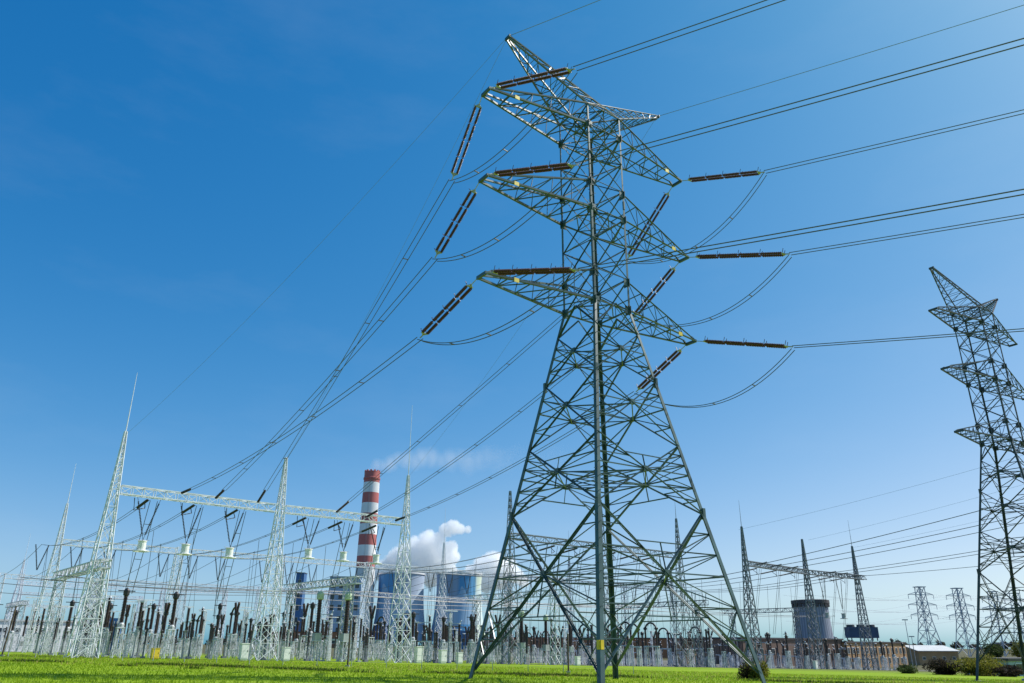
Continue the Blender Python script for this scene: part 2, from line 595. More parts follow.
        # upper body
        for k in range(len(up) - 1):
            a0, a1, b0_, b1 = corner(s0, up[k]), corner(s1, up[k]), corner(s0, up[k + 1]), corner(s1, up[k + 1])
            f.angle(a0 + nrm * .03, b1 + nrm * .03, 0.08, nrm)
            f.angle(a1 - nrm * .06, b0_ - nrm * .06, 0.08, nrm)
            f.angle(a0, a1, 0.10 if k in (0, 3, 6) else 0.07, nrm)
        f.angle(corner(s0, zP), corner(s1, zP), 0.10, nrm)
        f.build('face_bracing', steel, root)
    # horizontal plan bracing and gussets
    for z in (5.1, 10.55, 14.45, 17.9, zW, zM, zT, zP):
        pb = MB()
        c = [corner(s, z) for s in corners]
        md = [c[i].lerp(c[(i + 1) % 4], .5) for i in range(4)]
        for i in range(4):
            pb.angle(md[i], md[(i + 1) % 4], 0.075)
        pb.angle(md[0], md[2], 0.07); pb.angle(md[1] + Vector((0, 0, .09)), md[3] + Vector((0, 0, .09)), 0.07)
        pb.build('plan_bracing', steel, root)
    # six cross arms
    for key, topz in (('W', 1.95), ('M', 1.95), ('T', zP - zT)):
        z = TW['z' + key]; aL = TW['a' + key]
        for sx in (1, -1):
            m = MB()
            w = TW['w']
            bf, bb = Vector((sx * half(z), half(z), z)), Vector((sx * half(z), -half(z), z))
            tf, tb = Vector((sx * half(z), half(z), z + topz)), Vector((sx * half(z), -half(z), z + topz))
            ef, eb = Vector((sx * aL, w, z)), Vector((sx * aL, -w, z))
            ef2, eb2 = Vector((sx * (aL - .35), w * .9, z + .22)), Vector((sx * (aL - .35), -w * .9, z + .22))
            for p, q in ((bf, ef), (bb, eb)):
                m.angle(p, q, 0.15)
            for p, q in ((tf, ef2), (tb, eb2)):
                m.angle(p, q, 0.12)
            m.bar(ef + Vector((0, .06, 0)), eb - Vector((0, .06, 0)), 0.13, 0.2)
            m.bar(ef, ef2, .1); m.bar(eb, eb2, .1)
            n = 5
            for k in range(n):
                fa, fb = k / n, (k + 1) / n
                B0, B1, C0, C1 = bf.lerp(ef, fa), bf.lerp(ef, fb), bb.lerp(eb, fa), bb.lerp(eb, fb)
                T0, T1, S0, S1 = tf.lerp(ef2, fa), tf.lerp(ef2, fb), tb.lerp(eb2, fa), tb.lerp(eb2, fb)
                if k:
                    m.angle(B0, C0, 0.07); m.angle(B0, T0, 0.065, (0, 1, 0)); m.angle(C0, S0, 0.065, (0, 1, 0)); m.angle(T0, S0, 0.06)
                if k < n - 1:
                    m.angle(B0, C1, 0.065); 
                    m.angle(B1, T0, 0.06, (0, 1, 0)); m.angle(C1, S0, 0.06, (0, 1, 0))
            a = m.build('cross_arm', steel, root)
            if plates:
                pl = MB()
                c = bf.lerp(ef, .74)
                pl.box((c.x, c.y + .10, c.z - .05), (0.34, 0.03, 0.26))
                pl.build('number_plate', M['yellow'], a)
    # two slanting horns for the earth wires
    for sx in (1, -1):
        m = MB()
        tip = Vector((sx * TW['aE'], 0, zP + TW['tE']))
        inn = [Vector((-sx * bP, -bP, zP)), Vector((-sx * bP, bP, zP))]
        out = [Vector((sx * bP, -bP, zP)), Vector((sx * bP, bP, zP))]
        tf = [tip + Vector((0, -.12, .0)), tip + Vector((0, .12, .0))]
        tl = [tip + Vector((0, -.12, -.2)), tip + Vector((0, .12, -.2))]
        for j in range(2):
            m.angle(inn[j], tf[j], 0.11); m.angle(out[j], tl[j], 0.12)
        n = 8
        for k in range(n):
            fa, fb = k / n, (k + 1) / n
            for j in range(2):
                I0, I1 = inn[j].lerp(tf[j], fa), inn[j].lerp(tf[j], fb)
                O0, O1 = out[j].lerp(tl[j], fa), out[j].lerp(tl[j], fb)
                m.angle(O0, I1, 0.06, (0, 1, 0)); m.angle(O1, I1, 0.055, (0, 1, 0))
            I0, I1 = inn[0].lerp(tf[0], fa), inn[1].lerp(tf[1], fb)
            m.angle(I0, I1, 0.055)
            O0, O1 = out[0].lerp(tl[0], fa), out[1].lerp(tl[1], fb)
            m.angle(O0, O1, 0.055)
            m.angle(inn[0].lerp(tf[0], fb), inn[1].lerp(tf[1], fb), .05)
            m.angle(out[0].lerp(tl[0], fb), out[1].lerp(tl[1], fb), .05)
        m.bar(tip + Vector((0, -.26, -.1)), tip + Vector((0, .26, -.1)), 0.1, 0.22)
        m.build('earth_wire_horn', steel, root)
    if plates:
        pl = MB()
        c = corner((1, 1), 1.75)
        pl.box((c.x + .04, c.y + .11, c.z), (0.30, 0.03, 0.40))
        pl.box((c.x + .115, c.y + .04, c.z), (0.03, 0.30, 0.40))
        pl.build('warning_plate', M['yellow'], root)
    return root


T1 = Vector((5.261, 43.713, 0))
TA = 3.768
pylon('pylon', T1, TA, 5.307, 'tall green lattice pylon with six crossarms, standing in the foreground grass', 'large lattice pylons',
      M['green_steel'], {(1, 1): (0.0, -0.22), (-1, 1): (-.14, .14)})
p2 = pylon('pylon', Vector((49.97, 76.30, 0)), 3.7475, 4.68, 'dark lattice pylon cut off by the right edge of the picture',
           'large lattice pylons', M['backlit_steel'], None, False, True, -1.0)


def slim_pylon(loc, rz, label):
    """distant double circuit pylon: straight trunk, three pairs of thin flat arms, square head"""
    root = empty('pylon', loc, rz)
    tag(root, label, 'pylon', 'distant pylons')
    def P(i, h, z):
        x, y = ((1, 1), (1, -1), (-1, -1), (-1, 1))[i % 4]
        return Vector((x * h, y * h, z))
    m = MB()
    lv = [(0, 5.6), (8, 4.5), (15, 3.5), (21, 2.7), (26, 2.4), (31, 2.2), (36, 2.0), (40.5, 1.9)]
    for (z0, h0), (z1, h1) in zip(lv, lv[1:]):
        for i in range(4):
            m.bar(P(i, h0, z0), P(i, h1, z1), .34)
            m.bar(P(i, h0, z0), P(i + 1, h1, z1), .2)
            m.bar(P(i + 1, h0, z0), P(i, h1, z1), .2)
            m.bar(P(i, h1, z1), P(i + 1, h1, z1), .2)
    m.build('body', M['hazed_steel'], root)
    for z, L in ((24, 9.5), (30, 10), (36, 9)):
        for s in (-1, 1):
            a = MB()
            for y in (-1.6, 1.6):
                a.bar((s * 2, y, z), (s * L, 0, z), .22)
                a.bar((s * 2, y, z + 1.6), (s * L, 0, z + .1), .2)
            for k in range(1, 4):
                x = 2 + (L - 2) * k / 4
                a.bar((s * x, -1.6 * (1 - k / 4), z), (s * x, 1.6 * (1 - k / 4), z), .14)
            a.build('cross_arm', M['hazed_steel'], root)
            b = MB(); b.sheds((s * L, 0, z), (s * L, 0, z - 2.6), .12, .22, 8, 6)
            b.build('insulator', M['hazed_steel'], root)
    h = MB()
    for y in (-2, 2):
        h.bar((-3, y, 40.6), (3, y, 40.6), .45)
    h.bar((-3, -2, 40.6), (-3, 2, 40.6), .4); h.bar((3, -2, 40.6), (3, 2, 40.6), .4)
    h.build('head_frame', M['hazed_steel'], root)
    return root


M['hazed_steel'] = mat('hazed_steel', (0.30, 0.35, 0.42), 0.6, 0.15, 1)  # distance haze mixed into the steel colour
far = [((257, 505), 'hazy lattice pylon above the white roofed shed, left one of the pair'),
       ((286, 515), 'hazy lattice pylon above the white roofed shed, right one of the pair'),
       ((326, 545), 'hazy lattice pylon seen through the left legs of the dark pylon'),
       ((350, 560), 'hazy lattice pylon seen through the right legs of the dark pylon')]
p0 = None
for (x, y), lb in far:
    if p0 is None:
        c = p0 = learn(slim_pylon((x, y, -3.5), R(12), lb))
    else:
        c = copy_tree(p0)
    c.location = (x, y, -3.5)
    c['label'] = lb

AX = Vector((math.cos(TA), math.sin(TA), 0)); BX = Vector((-math.sin(TA), math.cos(TA), 0))


def tip(key, s, b):
    z = TW['z' + key] if key != 'E' else TW['zP'] + TW['tE']
    return T1 + AX * (s * TW['a' + key]) + BX * b + Vector((0, 0, z))


# ------------------------------------------------------------------ insulator strings, conductors, jumpers
def insulator_string(p, q, label, group, link=0.75, gap=0.36):
    """double string of discs from the arm (p) to the conductor clamp (q)"""
    d = (q - p).normalized()
    side = d.cross(Vector((0, 0, 1))).normalized()
    upv = side.cross(d)
    root = empty('insulator_string', p)
    tag(root, label, 'insulator string', group)
    L = (q - p).length
    a, b2 = d * link, d * (L - 0.45)
    for c, sg in ((a, 1), (b2, -1)):
        y = MB()
        if sg > 0:
            y.tube([Vector((0, 0, 0)), a], 0.028)
        else:
            y.tube([b2, d * L], 0.04)
        y.bar(c - side * (gap / 2 + .06), c + side * (gap / 2 + .06), 0.10, 0.05)
        k = c + d * sg * -0.18
        y.bar(c - side * (gap / 2), k, .05); y.bar(c + side * (gap / 2), k, .05)
        y.build('yoke', M['grey_paint'], root)
    for sg in (-1, 1):
        s = MB()
        o = side * (sg * gap / 2)
        n = 4
        seg = (b2 - a) / n
        for k in range(n):
            s.sheds(a + o + seg * k + d * .06, a + o + seg * (k + 1) - d * .06, 0.07, 0.108, 11, 8)
        s.tube([a + o, b2 + o], 0.03, 5)
        for k in range(0, n + 1):
            c = a + o + seg * k
            s.bar(c, c + upv * 0.34, 0.03)
        s.build('disc_string', M['insulator'], root)
    return root


def twin(name, pts, label, group, r=0.027, gap=0.4, spacers=4, cat='conductor', m='wire'):
    o = MB()
    pts = [Vector(p) for p in pts]
    d = pts[-1] - pts[0]; d.z = 0
    s = Vector((-d.y, d.x, 0)).normalized() if d.length > .1 else Vector((1, 0, 0))
    for k in (-1, 1):
        o.tube([p + s * (k * gap / 2) for p in pts], r, 5)
    for k in range(1, spacers + 1):
        p = pts[int((len(pts) - 1) * k / (spacers + 1))]
        o.bar(p - s * gap / 2, p + s * gap / 2, .06, .05)
    return tag(o.build(name, M[m]), label, cat, group)


def parab(p, hdir, s0, k, L, n=28):
    """p + l*hdir, height p.z + s0*l + k*l*l"""
    return [p + hdir * (L * i / n) + Vector((0, 0, s0 * (L * i / n) + k * (L * i / n) ** 2)) for i in range(n + 1)]


HR = Vector((math.cos(R(-38)), math.sin(R(-38)), 0))
right = {('T', 1): (6.25, -1.83, 17.67, -3.81), ('M', 1): (6.23, -1.90, 25.96, -4.77), ('W', 1): (6.2, -1.73, 24.71, -4.38),
         ('T', -1): (6.16, -1.75, 20.91, -3.80), ('M', -1): (7.01, -2.0, 19.61, -3.75), ('W', -1): (6.39, -1.93, 18.3, -3.77)}
# string end (where the wire is clamped), attachment on the left gantry, sag of the wire
left = {('T', 1): ((-3.96, 42.56, 29.86), 2, 0.3), ('M', 1): ((-4.79, 42.17, 23.94), 1, 0.6), ('W', 1): ((-5.49, 42.5, 18.74), 0, 0.9),
        ('T', -1): ((8.91, 53.07, 29.6), 3, 0.1), ('M', -1): ((9.12, 53.11, 24.71), 4, 1.0), ('W', -1): ((9.04, 53.2, 18.89), 5, 0.8)}
attach = [Vector(p) for p in ((-34.3, 80.1, 16.3), (-31.8, 83.0, 16.3), (-28.0, 85.4, 16.3), (-20.7, 92.0, 16.3), (-17.7, 95.4, 16.3), (-14.6, 98.4, 16.3))]
ARM = {('T', 1): 'left tip of the top crossarm', ('M', 1): 'left tip of the middle crossarm', ('W', 1): 'left tip of the lowest crossarm',
       ('T', -1): 'right tip of the top crossarm', ('M', -1): 'right tip of the middle crossarm', ('W', -1): 'right tip of the lowest crossarm'}
ORD = ['leftmost of six', 'second from the left', 'third from the left', 'fourth from the left', 'fifth from the left', 'rightmost of six']
for k in right:
    w = TW['w']
    # away to the right
    p = tip(k[0], k[1], w)
    l1, z1, l2, z2 = right[k]
    q = p + HR * l1 + Vector((0, 0, z1))
    insulator_string(p, q, 'brown insulator string reaching right from the ' + ARM[k], 'tension strings on the green pylon')
    sl = (z2 - z1) / (l2 - l1)
    kk = 0.00035
    pts = parab(q, HR, sl - kk * (l2 - l1), kk, 120)
    twin('conductor', pts, 'twin conductor leaving to the upper right from the ' + ARM[k], 'line conductors on the green pylon', spacers=3)
    # down to the left gantry
    p2_ = tip(k[0], k[1], -w)
    q2, gi, sg_ = left[k]
    q2 = Vector(q2)
    insulator_string(p2_, q2, 'dark insulator string slanting down leftwards from the ' + ARM[k], 'tension strings on the green pylon')
    pts = []
    for i in range(33):
        t = i / 32
        pt = q2.lerp(attach[gi], t); pt.z -= 4 * sg_ * t * (1 - t)
        pts.append(pt)
    twin('conductor', pts[:-2], 'twin conductor sagging to the left gantry from the ' + ARM[k], 'line conductors on the green pylon', spacers=5)
    o = MB(); o.sheds(pts[-1], pts[-3], .05, .14, 18, 7)
    tag(o.build('gantry_insulator', M['black']), 'short black insulator on the left gantry beam, ' + ORD[gi], 'insulator', 'strings at the gantry beam')
    # jumper loop under the arm
    jl = []
    for i in range(25):
        t = i / 24
        pt = q2.lerp(q, t)
        pt = pt + AX * (k[1] * 0.25 * math.sin(math.pi * t))
        pt.z -= 4 * (1.55 if k[1] > 0 else 2.1) * t * (1 - t) + 0.15
        jl.append(pt)
    twin('jumper', jl, 'slack jumper loop hanging beneath the ' + ARM[k], 'jumper loops on the green pylon', r=.026, spacers=3, cat='jumper')

# earth wires of the green pylon
MAST = {'A': uv(0.0, 0.0), 'B': uv(18.2, 0.2), 'C': uv(35.0, -0.8)}
for s, l2, z2, ends in ((1, 7.06, -1.27, (('A', 22.2), ('B', 22.4))), (-1, 23.13, -3.24, (('C', 22.4),))):
    p = tip('E', s, 0)
    side = 'left' if s > 0 else 'right'
    o = MB(); o.tube(parab(p, HR, z2 / l2 - .0003 * l2, .0003, 120), 0.02, 5)
    tag(o.build('earth_wire', M['wire_thin']), 'thin earth wire leaving to the upper right from the ' + side + ' horn of the pylon', 'wire', 'earth wires')
    for nm, zt in ends:
        e = Vector((MAST[nm].x, MAST[nm].y, zt))
        o = MB()
        pts = []
        for i in range(31):
            t = i / 30
            q = p.lerp(e, t); q.z -= 4 * 1.3 * t * (1 - t); pts.append(q)
        o.tube(pts, 0.011, 5)
        which = {'A': 'the leftmost', 'B': 'the second', 'C': 'the third'}[nm]
        tag(o.build('earth_wire', M['wire_thin']), 'thin earth wire from the ' + side + ' pylon horn to ' + which + ' mast of the gantry', 'wire', 'earth wires')


# ------------------------------------------------------------------ substation gantries
def lattice(m, base, ws, zs, wl, wb, yaw, npan=None):
    """square tapering lattice column; ws half widths at zs"""
    c, s = math.cos(yaw), math.sin(yaw)

    def P(i, h, z):
        x, y = ((1, 1), (1, -1), (-1, -1), (-1, 1))[i % 4]
        return Vector((base[0] + (x * c - y * s) * h, base[1] + (x * s + y * c) * h, base[2] + z))
    for k in range(len(zs) - 1):
        for i in range(4):
            m.bar(P(i, ws[k], zs[k]), P(i, ws[k + 1], zs[k + 1]), wl)
        n = npan[k]
        h = lambda t: ws[k] + (ws[k + 1] - ws[k]) * t
        z = lambda t: zs[k] + (zs[k + 1] - zs[k]) * t
        for j in range(n):
            t0, t1 = j / n, (j + 1) / n
            for i in range(4):
                m.bar(P(i, h(t0), z(t0)), P(i + 1, h(t1), z(t1)), wb)
                m.bar(P(i + 1, h(t0) * 1.02, z(t0)), P(i, h(t1) * 1.02, z(t1)), wb)
                m.bar(P(i, h(t1), z(t1)), P(i + 1, h(t1), z(t1)), wb)


HB = 16.5


def lattice_beam(m, p, q, w=0.4, h=0.42, pan=1.1, wl=0.10, wb=0.05):
    d = (q - p); L = d.length; d.normalize()
    s = Vector((-d.y, d.x, 0)); u = Vector((0, 0, 1))
    n = max(2, int(L / pan))
    cr = [s * w + u * h, -s * w + u * h, -s * w - u * h, s * w - u * h]
    for c in cr:
        m.bar(p + c, q + c, wl)
    for j in range(n):
        a, b = p + d * (L * j / n), p + d * (L * (j + 1) / n)
        for i in range(4):
            c0, c1 = cr[i], cr[(i + 1) % 4]
            if (j + i) % 2:
                c0, c1 = c1, c0
            m.bar(a + c0, b + c1, wb)
            m.bar(a + c0, a + c1, wb)


def gantry(masts, label, m, group, whips, zlat=22.6, wid=1.15, wl=0.105, wb=0.05, over=0.0, beam_z=HB, flat=()):
    """heights are above the datum z = 0; the masts start from the ground"""
    o = Vector((masts[0].x, masts[0].y, 0))
    root = empty('gantry', o)
    tag(root, label, 'gantry', group)
    loc = [p - o for p in masts]
    yaw = UA
    for i, p in enumerate(loc):
        a = MB()
        b0 = Vector((p.x, p.y, 0))
        if i in flat:
            lattice(a, b0, [.85, .5], [p.z - 0.05, beam_z + .6], wl, wb, yaw, [11])
        else:
            lattice(a, b0, [wid, .36, .10], [p.z - 0.05, beam_z, zlat], wl, wb, yaw, [9, 7])
        mo = a.build('mast', m, root)
        if whips[i]:
            b = MB()
            b.tube([b0 + Vector((0, 0, zlat - .3)), b0 + Vector((0, 0, whips[i]))], [.06, .02], 6)
            b.build('lightning_rod', m, mo)
    for i in range(len(loc) - 1):
        p, q = loc[i].copy(), loc[i + 1].copy()
        p.z = q.z = 0
        d = (q - p).normalized()
        if i == len(loc) - 2:
            q = q + d * over
        b = MB()
        z = Vector((0, 0, beam_z))
        lattice_beam(b, p + z + d * 0.55, q + z - d * 0.55, wl=wl * .9, wb=wb)
        b.build('beam', m, root)
    return root


LBL = 'substation gantries'
gantry([uv(0, 0), uv(18.2, 0.2), uv(35.0, -0.8)], 'white lattice gantry with three tall spired masts at the near left of the switchyard', M['zinc'], LBL, [29.2, 0, 32.3])
gantry([uv(53.6, .3), uv(73, .3), uv(92.8, 0.6)], 'grey lattice gantry seen through the lower legs of the green pylon', M['zinc_dull_backlit'], LBL, [0, 0, 26], 23.0)
gantry([uv(111.8, -.2), uv(137.4, 2), uv(157, .9)], 'dark lattice gantry with three masts at the right in front of the grey cooling tower', M['zinc_dull_backlit'], LBL, [28.4, 0, 29.2], 23.3, wl=.15, wb=.085, over=4.0)
gantry([uv(5.8 + 18.5 * k, 53.6) for k in range(7)], 'long white lattice gantry of seven masts in the second row of the switchyard', M['zinc'], LBL,
       [29, 0, 0, 0, 30, 0, 0], 22.5, 1.25, .10, .05, flat=(1, 2, 3, 5, 6))
gantry([uv(18 + 18.5 * k, 160) for k in range(4)], 'faint white gantry far back at the left, third row', M['zinc'], LBL, [29.3, 0, 0, 0], 22.5, 1.25, .12, .06, flat=(1, 2, 3))
gantry([uv(27 + 18.5 * k, 213) for k in range(3)], 'faint white gantry far back at the left, fourth row', M['zinc'], LBL, [29.3, 0, 0], 22.5, 1.25, .13, .07, flat=(1, 2))
gantry([uv(40 + 18.5 * k, 310) for k in range(3)], 'faintest white gantry at the far left edge, last row', M['zinc'], LBL, [29.3, 0, 0], 22.5, 1.25, .15, .08, flat=(1, 2))
gantry([uv(-12 + 18.5 * k, 107) for k in range(9)], 'long white flat topped gantry in the third row of the switchyard', M['zinc'], LBL, [0] * 9, 22.5, 1.1, .09, .045, flat=tuple(range(9)), beam_z=14.5)
gantry([uv(100 + 20 * k, 56) for k in range(4)], 'grey second row gantry behind the dark one, at the right of the green pylon', M['zinc_dull_backlit'], LBL, [0, 29, 0, 0], 22.5, 1.25, .10, .05, flat=(0, 2))


# low portals across the bays
def portal(u, v0, v1, z, label, m):
    a, b = uv(u, v0), uv(u, v1)
    o = Vector((a.x, a.y, 0))
    root = empty('busbar_portal', o)
    tag(root, label, 'portal', 'low busbar portals')
    for p in (a, b):
        k = MB()
        lattice(k, Vector((p.x, p.y, 0)) - o, [.55, .45], [p.z - .05, z], .10, .055, UA, [7])
        k.build('post', m, root)
    k = MB()
    b.z = 0
    d = (b - o).normalized()
    lattice_beam(k, Vector((0, 0, z + .45)) - d * 2.5, b - o + Vector((0, 0, z + .45)) + d * 2.5, .5, .4, 1.0, .10, .06)
    k.build('beam', m, root)


portal(0.3, 1.5, 18, 8.6, 'low lattice portal just left behind the leftmost gantry mast', M['zinc_stand'])
portal(29, 2, 18, 8.6, 'low lattice portal in front of the red and white chimney', M['zinc_stand'])
portal(63, 1, 20, 8.6, 'low lattice portal seen between the left and front legs of the green pylon', M['zinc_stand'])
portal(101, 4, 24, 8.6, 'low lattice portal seen between the back and right legs of the green pylon', M['zinc_dull_backlit'])
portal(138, 6, 22, 8.6, 'low lattice portal left of the grey cooling tower', M['zinc_dull_backlit'])
portal(10, 98, 112, 8.6, 'low lattice portal at the far left edge', M['zinc_stand'])


# wave traps hanging on V strings under the beams
def wave_trap(u, v, z, label, m, group):
    p = uv(u, v, 0)
    root = empty('wave_trap', (p.x, p.y, z))
    root.scale = (.8, .8, 1.0)
    tag(root, label, 'wave trap', group)
    b = MB()
    b.lathe((0, 0, -.5), (0, 0, .5), [(0, .5), (.02, .56), (.1, .56), (.12, .50), (.88, .50), (.9, .56), (.98, .56), (1.0, .5)], 14)
    b.tube([(.95 * math.cos(a), .95 * math.sin(a), -.55) for a in np.linspace(0, 2 * math.pi, 17)], .05, 5)
    for a in range(4):
        b.bar((.5 * math.cos(a * math.pi / 2), .5 * math.sin(a * math.pi / 2), -.45), (.95 * math.cos(a * math.pi / 2), .95 * math.sin(a * math.pi / 2), -.55), .04)
    b.build('drum', m, root)
    c = MB()
    for k in (-.55, .55):
        for i in range(2):
            an = i * math.pi / 2 + .6
            c.bar((-.8 * math.cos(an), -.8 * math.sin(an), k * 1.02), (.8 * math.cos(an), .8 * math.sin(an), k * 1.02), .07, .05)
    c.build('spider_frame', M['zinc_stand'], root)
    top = HB - .55 - z
    for s in (-1.55, 1.35):
        a = Vector((0, 0, .6)); e = U * s + Vector((0, 0, top))
        i_ = MB()
        d = (e - a)
        i_.tube([a, a + d * .12], .03, 5); i_.tube([a + d * .9, e], .03, 5)
        i_.sheds(a + d * .12, a + d * .9, .05, .125, 22, 7)
        i_.build('insulator', M['black'], root)


for u, z, lb in ((3.6, 9.0, 'leftmost'), (8.0, 9.0, 'second from the left'), (12.8, 9.0, 'third from the left')):
    wave_trap(u, 0, z + 2.1, 'white drum hanging below the left gantry, ' + lb, M['white_paint'], 'wave traps under the left gantry')
for u, z, lb in ((22.2, 9.6, 'just right of the second mast'), (26.8, 9.6, 'left of the chimney'), (31.4, 9.6, 'in front of the chimney')):
    wave_trap(u, 0, z + 2.1, 'white drum hanging below the left gantry, ' + lb, M['white_paint'], 'wave traps under the left gantry')
for u, z, lb in ((142.5, 8.0, 'left one of two'), (149.5, 8.0, 'right one of two')):
    wave_trap(u, 1.4, z, 'grey drum hanging below the dark right gantry, ' + lb, M['grey_paint'], 'wave traps under the right gantry')


# ------------------------------------------------------------------ switchgear prototypes
def stand(h, w=.36, wt=.28, m='zinc_stand', pan=2):
    k = MB()
    lattice(k, (0, 0, 0), [w, wt], [-0.05, h], .08, .035, 0, [pan])
    k.box((0, 0, h + .05), (wt * 2.5, wt * 2.5, .1))
    return k


def proto(name):
    return empty(name)


def p_current_transformer():
    r = proto('current_transformer')
    stand(2.6).build('stand', M['zinc_stand'], r)
    k = MB(); k.lathe((0, 0, 2.65), (0, 0, 3.1), [(0, .34), (.3, .34), (.45, .24)], 8); k.build('base_tank', M['grey_paint'], r)
    k = MB(); k.sheds((0, 0, 3.1), (0, 0, 5.5), .16, .23, 17, 8); k.build('insulator', M['porcelain'], r)
    k = MB(); k.lathe((0, 0, 5.5), (0, 0, 6.4), [(0, .2), (.1, .3), (.5, .3), (.65, .18), (.75, .03)], 8); k.bar((-.8, 0, 5.95), (.8, 0, 5.95), .09); k.build('head', M['black'], r)
    return r


def p_voltage_transformer():
    r = proto('voltage_transformer')
    stand(2.0, .42, .34).build('stand', M['zinc_stand'], r)
    k = MB(); k.box((0, 0, 2.45), (.8, .8, .8)); k.build('base_tank', M['grey_paint'], r)
    k = MB(); k.sheds((0, 0, 2.85), (0, 0, 6.3), .21, .3, 20, 9); k.build('insulator', M['porcelain'], r)
    k = MB(); k.lathe((0, 0, 6.3), (0, 0, 7.2), [(0, .34), (.1, .42), (.6, .42), (.85, .25), (.9, .05)], 10); k.build('expansion_head', M['cap_green'], r)
    return r


def p_post_insulator():
    r = proto('post_insulator')
    k = MB(); k.tube([(0, 0, -.05), (0, 0, 2.9)], .11, 8); k.box((0, 0, .08), (.5, .5, .16)); k.box((0, 0, 2.93), (.4, .4, .06)); k.build('stand', M['grey_paint'], r)
    k = MB(); k.sheds((0, 0, 2.96), (0, 0, 5.3), .11, .17, 16, 8); k.build('insulator', M['porcelain'], r)
    k = MB(); k.box((0, 0, 5.36), (.3, .3, .12)); k.bar((-.5, 0, 5.45), (.5, 0, 5.45), .08); k.build('clamp', M['zinc_stand'], r)
    return r


def p_surge_arrester():
    r = proto('surge_arrester')
    stand(2.8, .35, .28).build('stand', M['zinc_stand'], r)
    k = MB(); k.sheds((0, 0, 2.9), (0, 0, 5.9), .13, .19, 22, 8); k.build('insulator', M['porcelain'], r)
    k = MB()
    pts = [(.45 * math.cos(a * math.pi / 6), .45 * math.sin(a * math.pi / 6), 5.6) for a in range(13)]
    k.tube(pts, .035, 5)
    for a in range(0, 12, 3):
        k.bar(pts[a], (0, 0, 5.95), .03)
    k.lathe((0, 0, 5.9), (0, 0, 6.1), [(0, .16), (.2, .1)], 8)
    k.build('grading_ring', M['zinc_stand'], r)
    return r


def p_disconnector():
    r = proto('disconnector')
    k = MB()
    for y in (-1.5, 1.5):
        lattice(k, (0, y, 0), [.26, .2], [-.05, 2.6], .075, .035, 0, [2])
    k.bar((0, -2.0, 2.7), (0, 2.0, 2.7), .22, .18)
    k.build('support_frame', M['zinc_stand'], r)
    for y in (-1.55, 1.55):
        k = MB(); k.sheds((0, y, 2.8), (0, y, 5.1), .12, .18, 16, 8); k.build('insulator', M['porcelain'], r)
    k = MB()
    k.tube([(0, -1.55, 5.2), (0, 1.55, 5.2)], .05, 6)
    for y in (-1.55, 1.55):
        k.box((0, y, 5.18), (.28, .34, .18))
        k.tube([(0, y, 5.25), (0, y * 1.28, 5.6)], .05, 5)
    k.build('switch_blade', M['zinc_stand'], r)
    return r


def p_loop_disconnector():
    """columns carrying dark arched jumpers"""
    r = proto('loop_disconnector')
    k = MB()
    for y in (-1.1, 1.1):
        lattice(k, (0, y, 0), [.26, .2], [-.05, 2.8], .075, .035, 0, [2])
    k.bar((0, -1.5, 2.9), (0, 1.5, 2.9), .22, .18)
    k.build('support_frame', M['zinc_stand'], r)
    for y in (-1.1, 1.1):
        k = MB(); k.sheds((0, y, 3.0), (0, y, 5.3), .12, .18, 16, 8); k.build('insulator', M['porcelain'], r)
    k = MB()
    pts = [(0, 1.1 * math.cos(a), 5.35 + 1.0 * math.sin(a)) for a in np.linspace(0, math.pi, 11)]
    k.tube(pts, .14, 6)
    for y in (-1.1, 1.1):
        k.lathe((0, y, 5.3), (0, y, 5.75), [(0, .12), (.1, .3), (.3, .3), (.45, .12)], 8)
    k.build('arched_jumper', M['black'], r)
    return r


def p_circuit_breaker():
    r = proto('circuit_breaker')
    stand(2.7, .42, .32).build('stand', M['zinc_stand'], r)
    k = MB(); k.box((0, .35, 1.5), (.6, .5, .9)); k.build('drive_cabinet', M['grey_paint'], r)
    k = MB(); k.sheds((0, 0, 2.8), (0, 0, 5.0), .14, .21, 15, 8); k.build('insulator', M['porcelain'], r)
    k = MB(); k.lathe((0, 0, 5.0), (0, 0, 5.5), [(0, .2), (.1, .28), (.4, .28), (.5, .18)], 8); k.build('gear_head', M['black'], r)
    for s in (-1, 1):
        k = MB(); k.sheds((0, s * .16, 5.35), (0, s * .55, 6.35), .13, .19, 8, 8)
        k.lathe((0, s * .55, 6.35), (0, s * .65, 6.6), [(0, .15), (.2, .18), (.26, .1)], 8)
        k.build('interrupter', M['porcelain'], r)
    return r


def p_support_insulator():
    r = proto('support_insulator')
    k = MB(); k.box((0, 0, .12), (.5, .5, .24)); k.tube([(0, 0, .2), (0, 0, 1.7)], .10, 7); k.box((0, 0, 1.72), (.36, .36, .06)); k.build('stand', M['zinc_dull_backlit'], r)
    k = MB(); k.sheds((0, 0, 1.75), (0, 0, 3.5), .10, .17, 11, 8); k.build('insulator', M['porcelain_grey'], r)
    k = MB(); k.lathe((0, 0, 3.5), (0, 0, 3.75), [(0, .14), (.1, .2), (.25, .08)], 7); k.build('cap', M['black'], r)
    return r


def p_coupling_capacitor():
    r = proto('coupling_capacitor')
    k = MB(); k.box((0, 0, .55), (.7, .7, 1.2)); k.build('pedestal', M['concrete'], r)
    k = MB(); k.box((0, 0, 1.45), (.62, .62, .6)); k.build('base_box', M['grey_paint'], r)
    k = MB()
    for a in range(3):
        k.sheds((0, 0, 1.75 + a * 1.4), (0, 0, 3.1 + a * 1.4), .15, .22, 9, 8)
    k.tube([(0, 0, 1.7), (0, 0, 6.0)], .13, 8)
    k.build('insulator', M['porcelain_grey'], r)
    k = MB(); k.lathe((0, 0, 5.95), (0, 0, 6.25), [(0, .2), (.15, .3), (.3, .1)], 8); k.build('cap', M['black'], r)
    return r


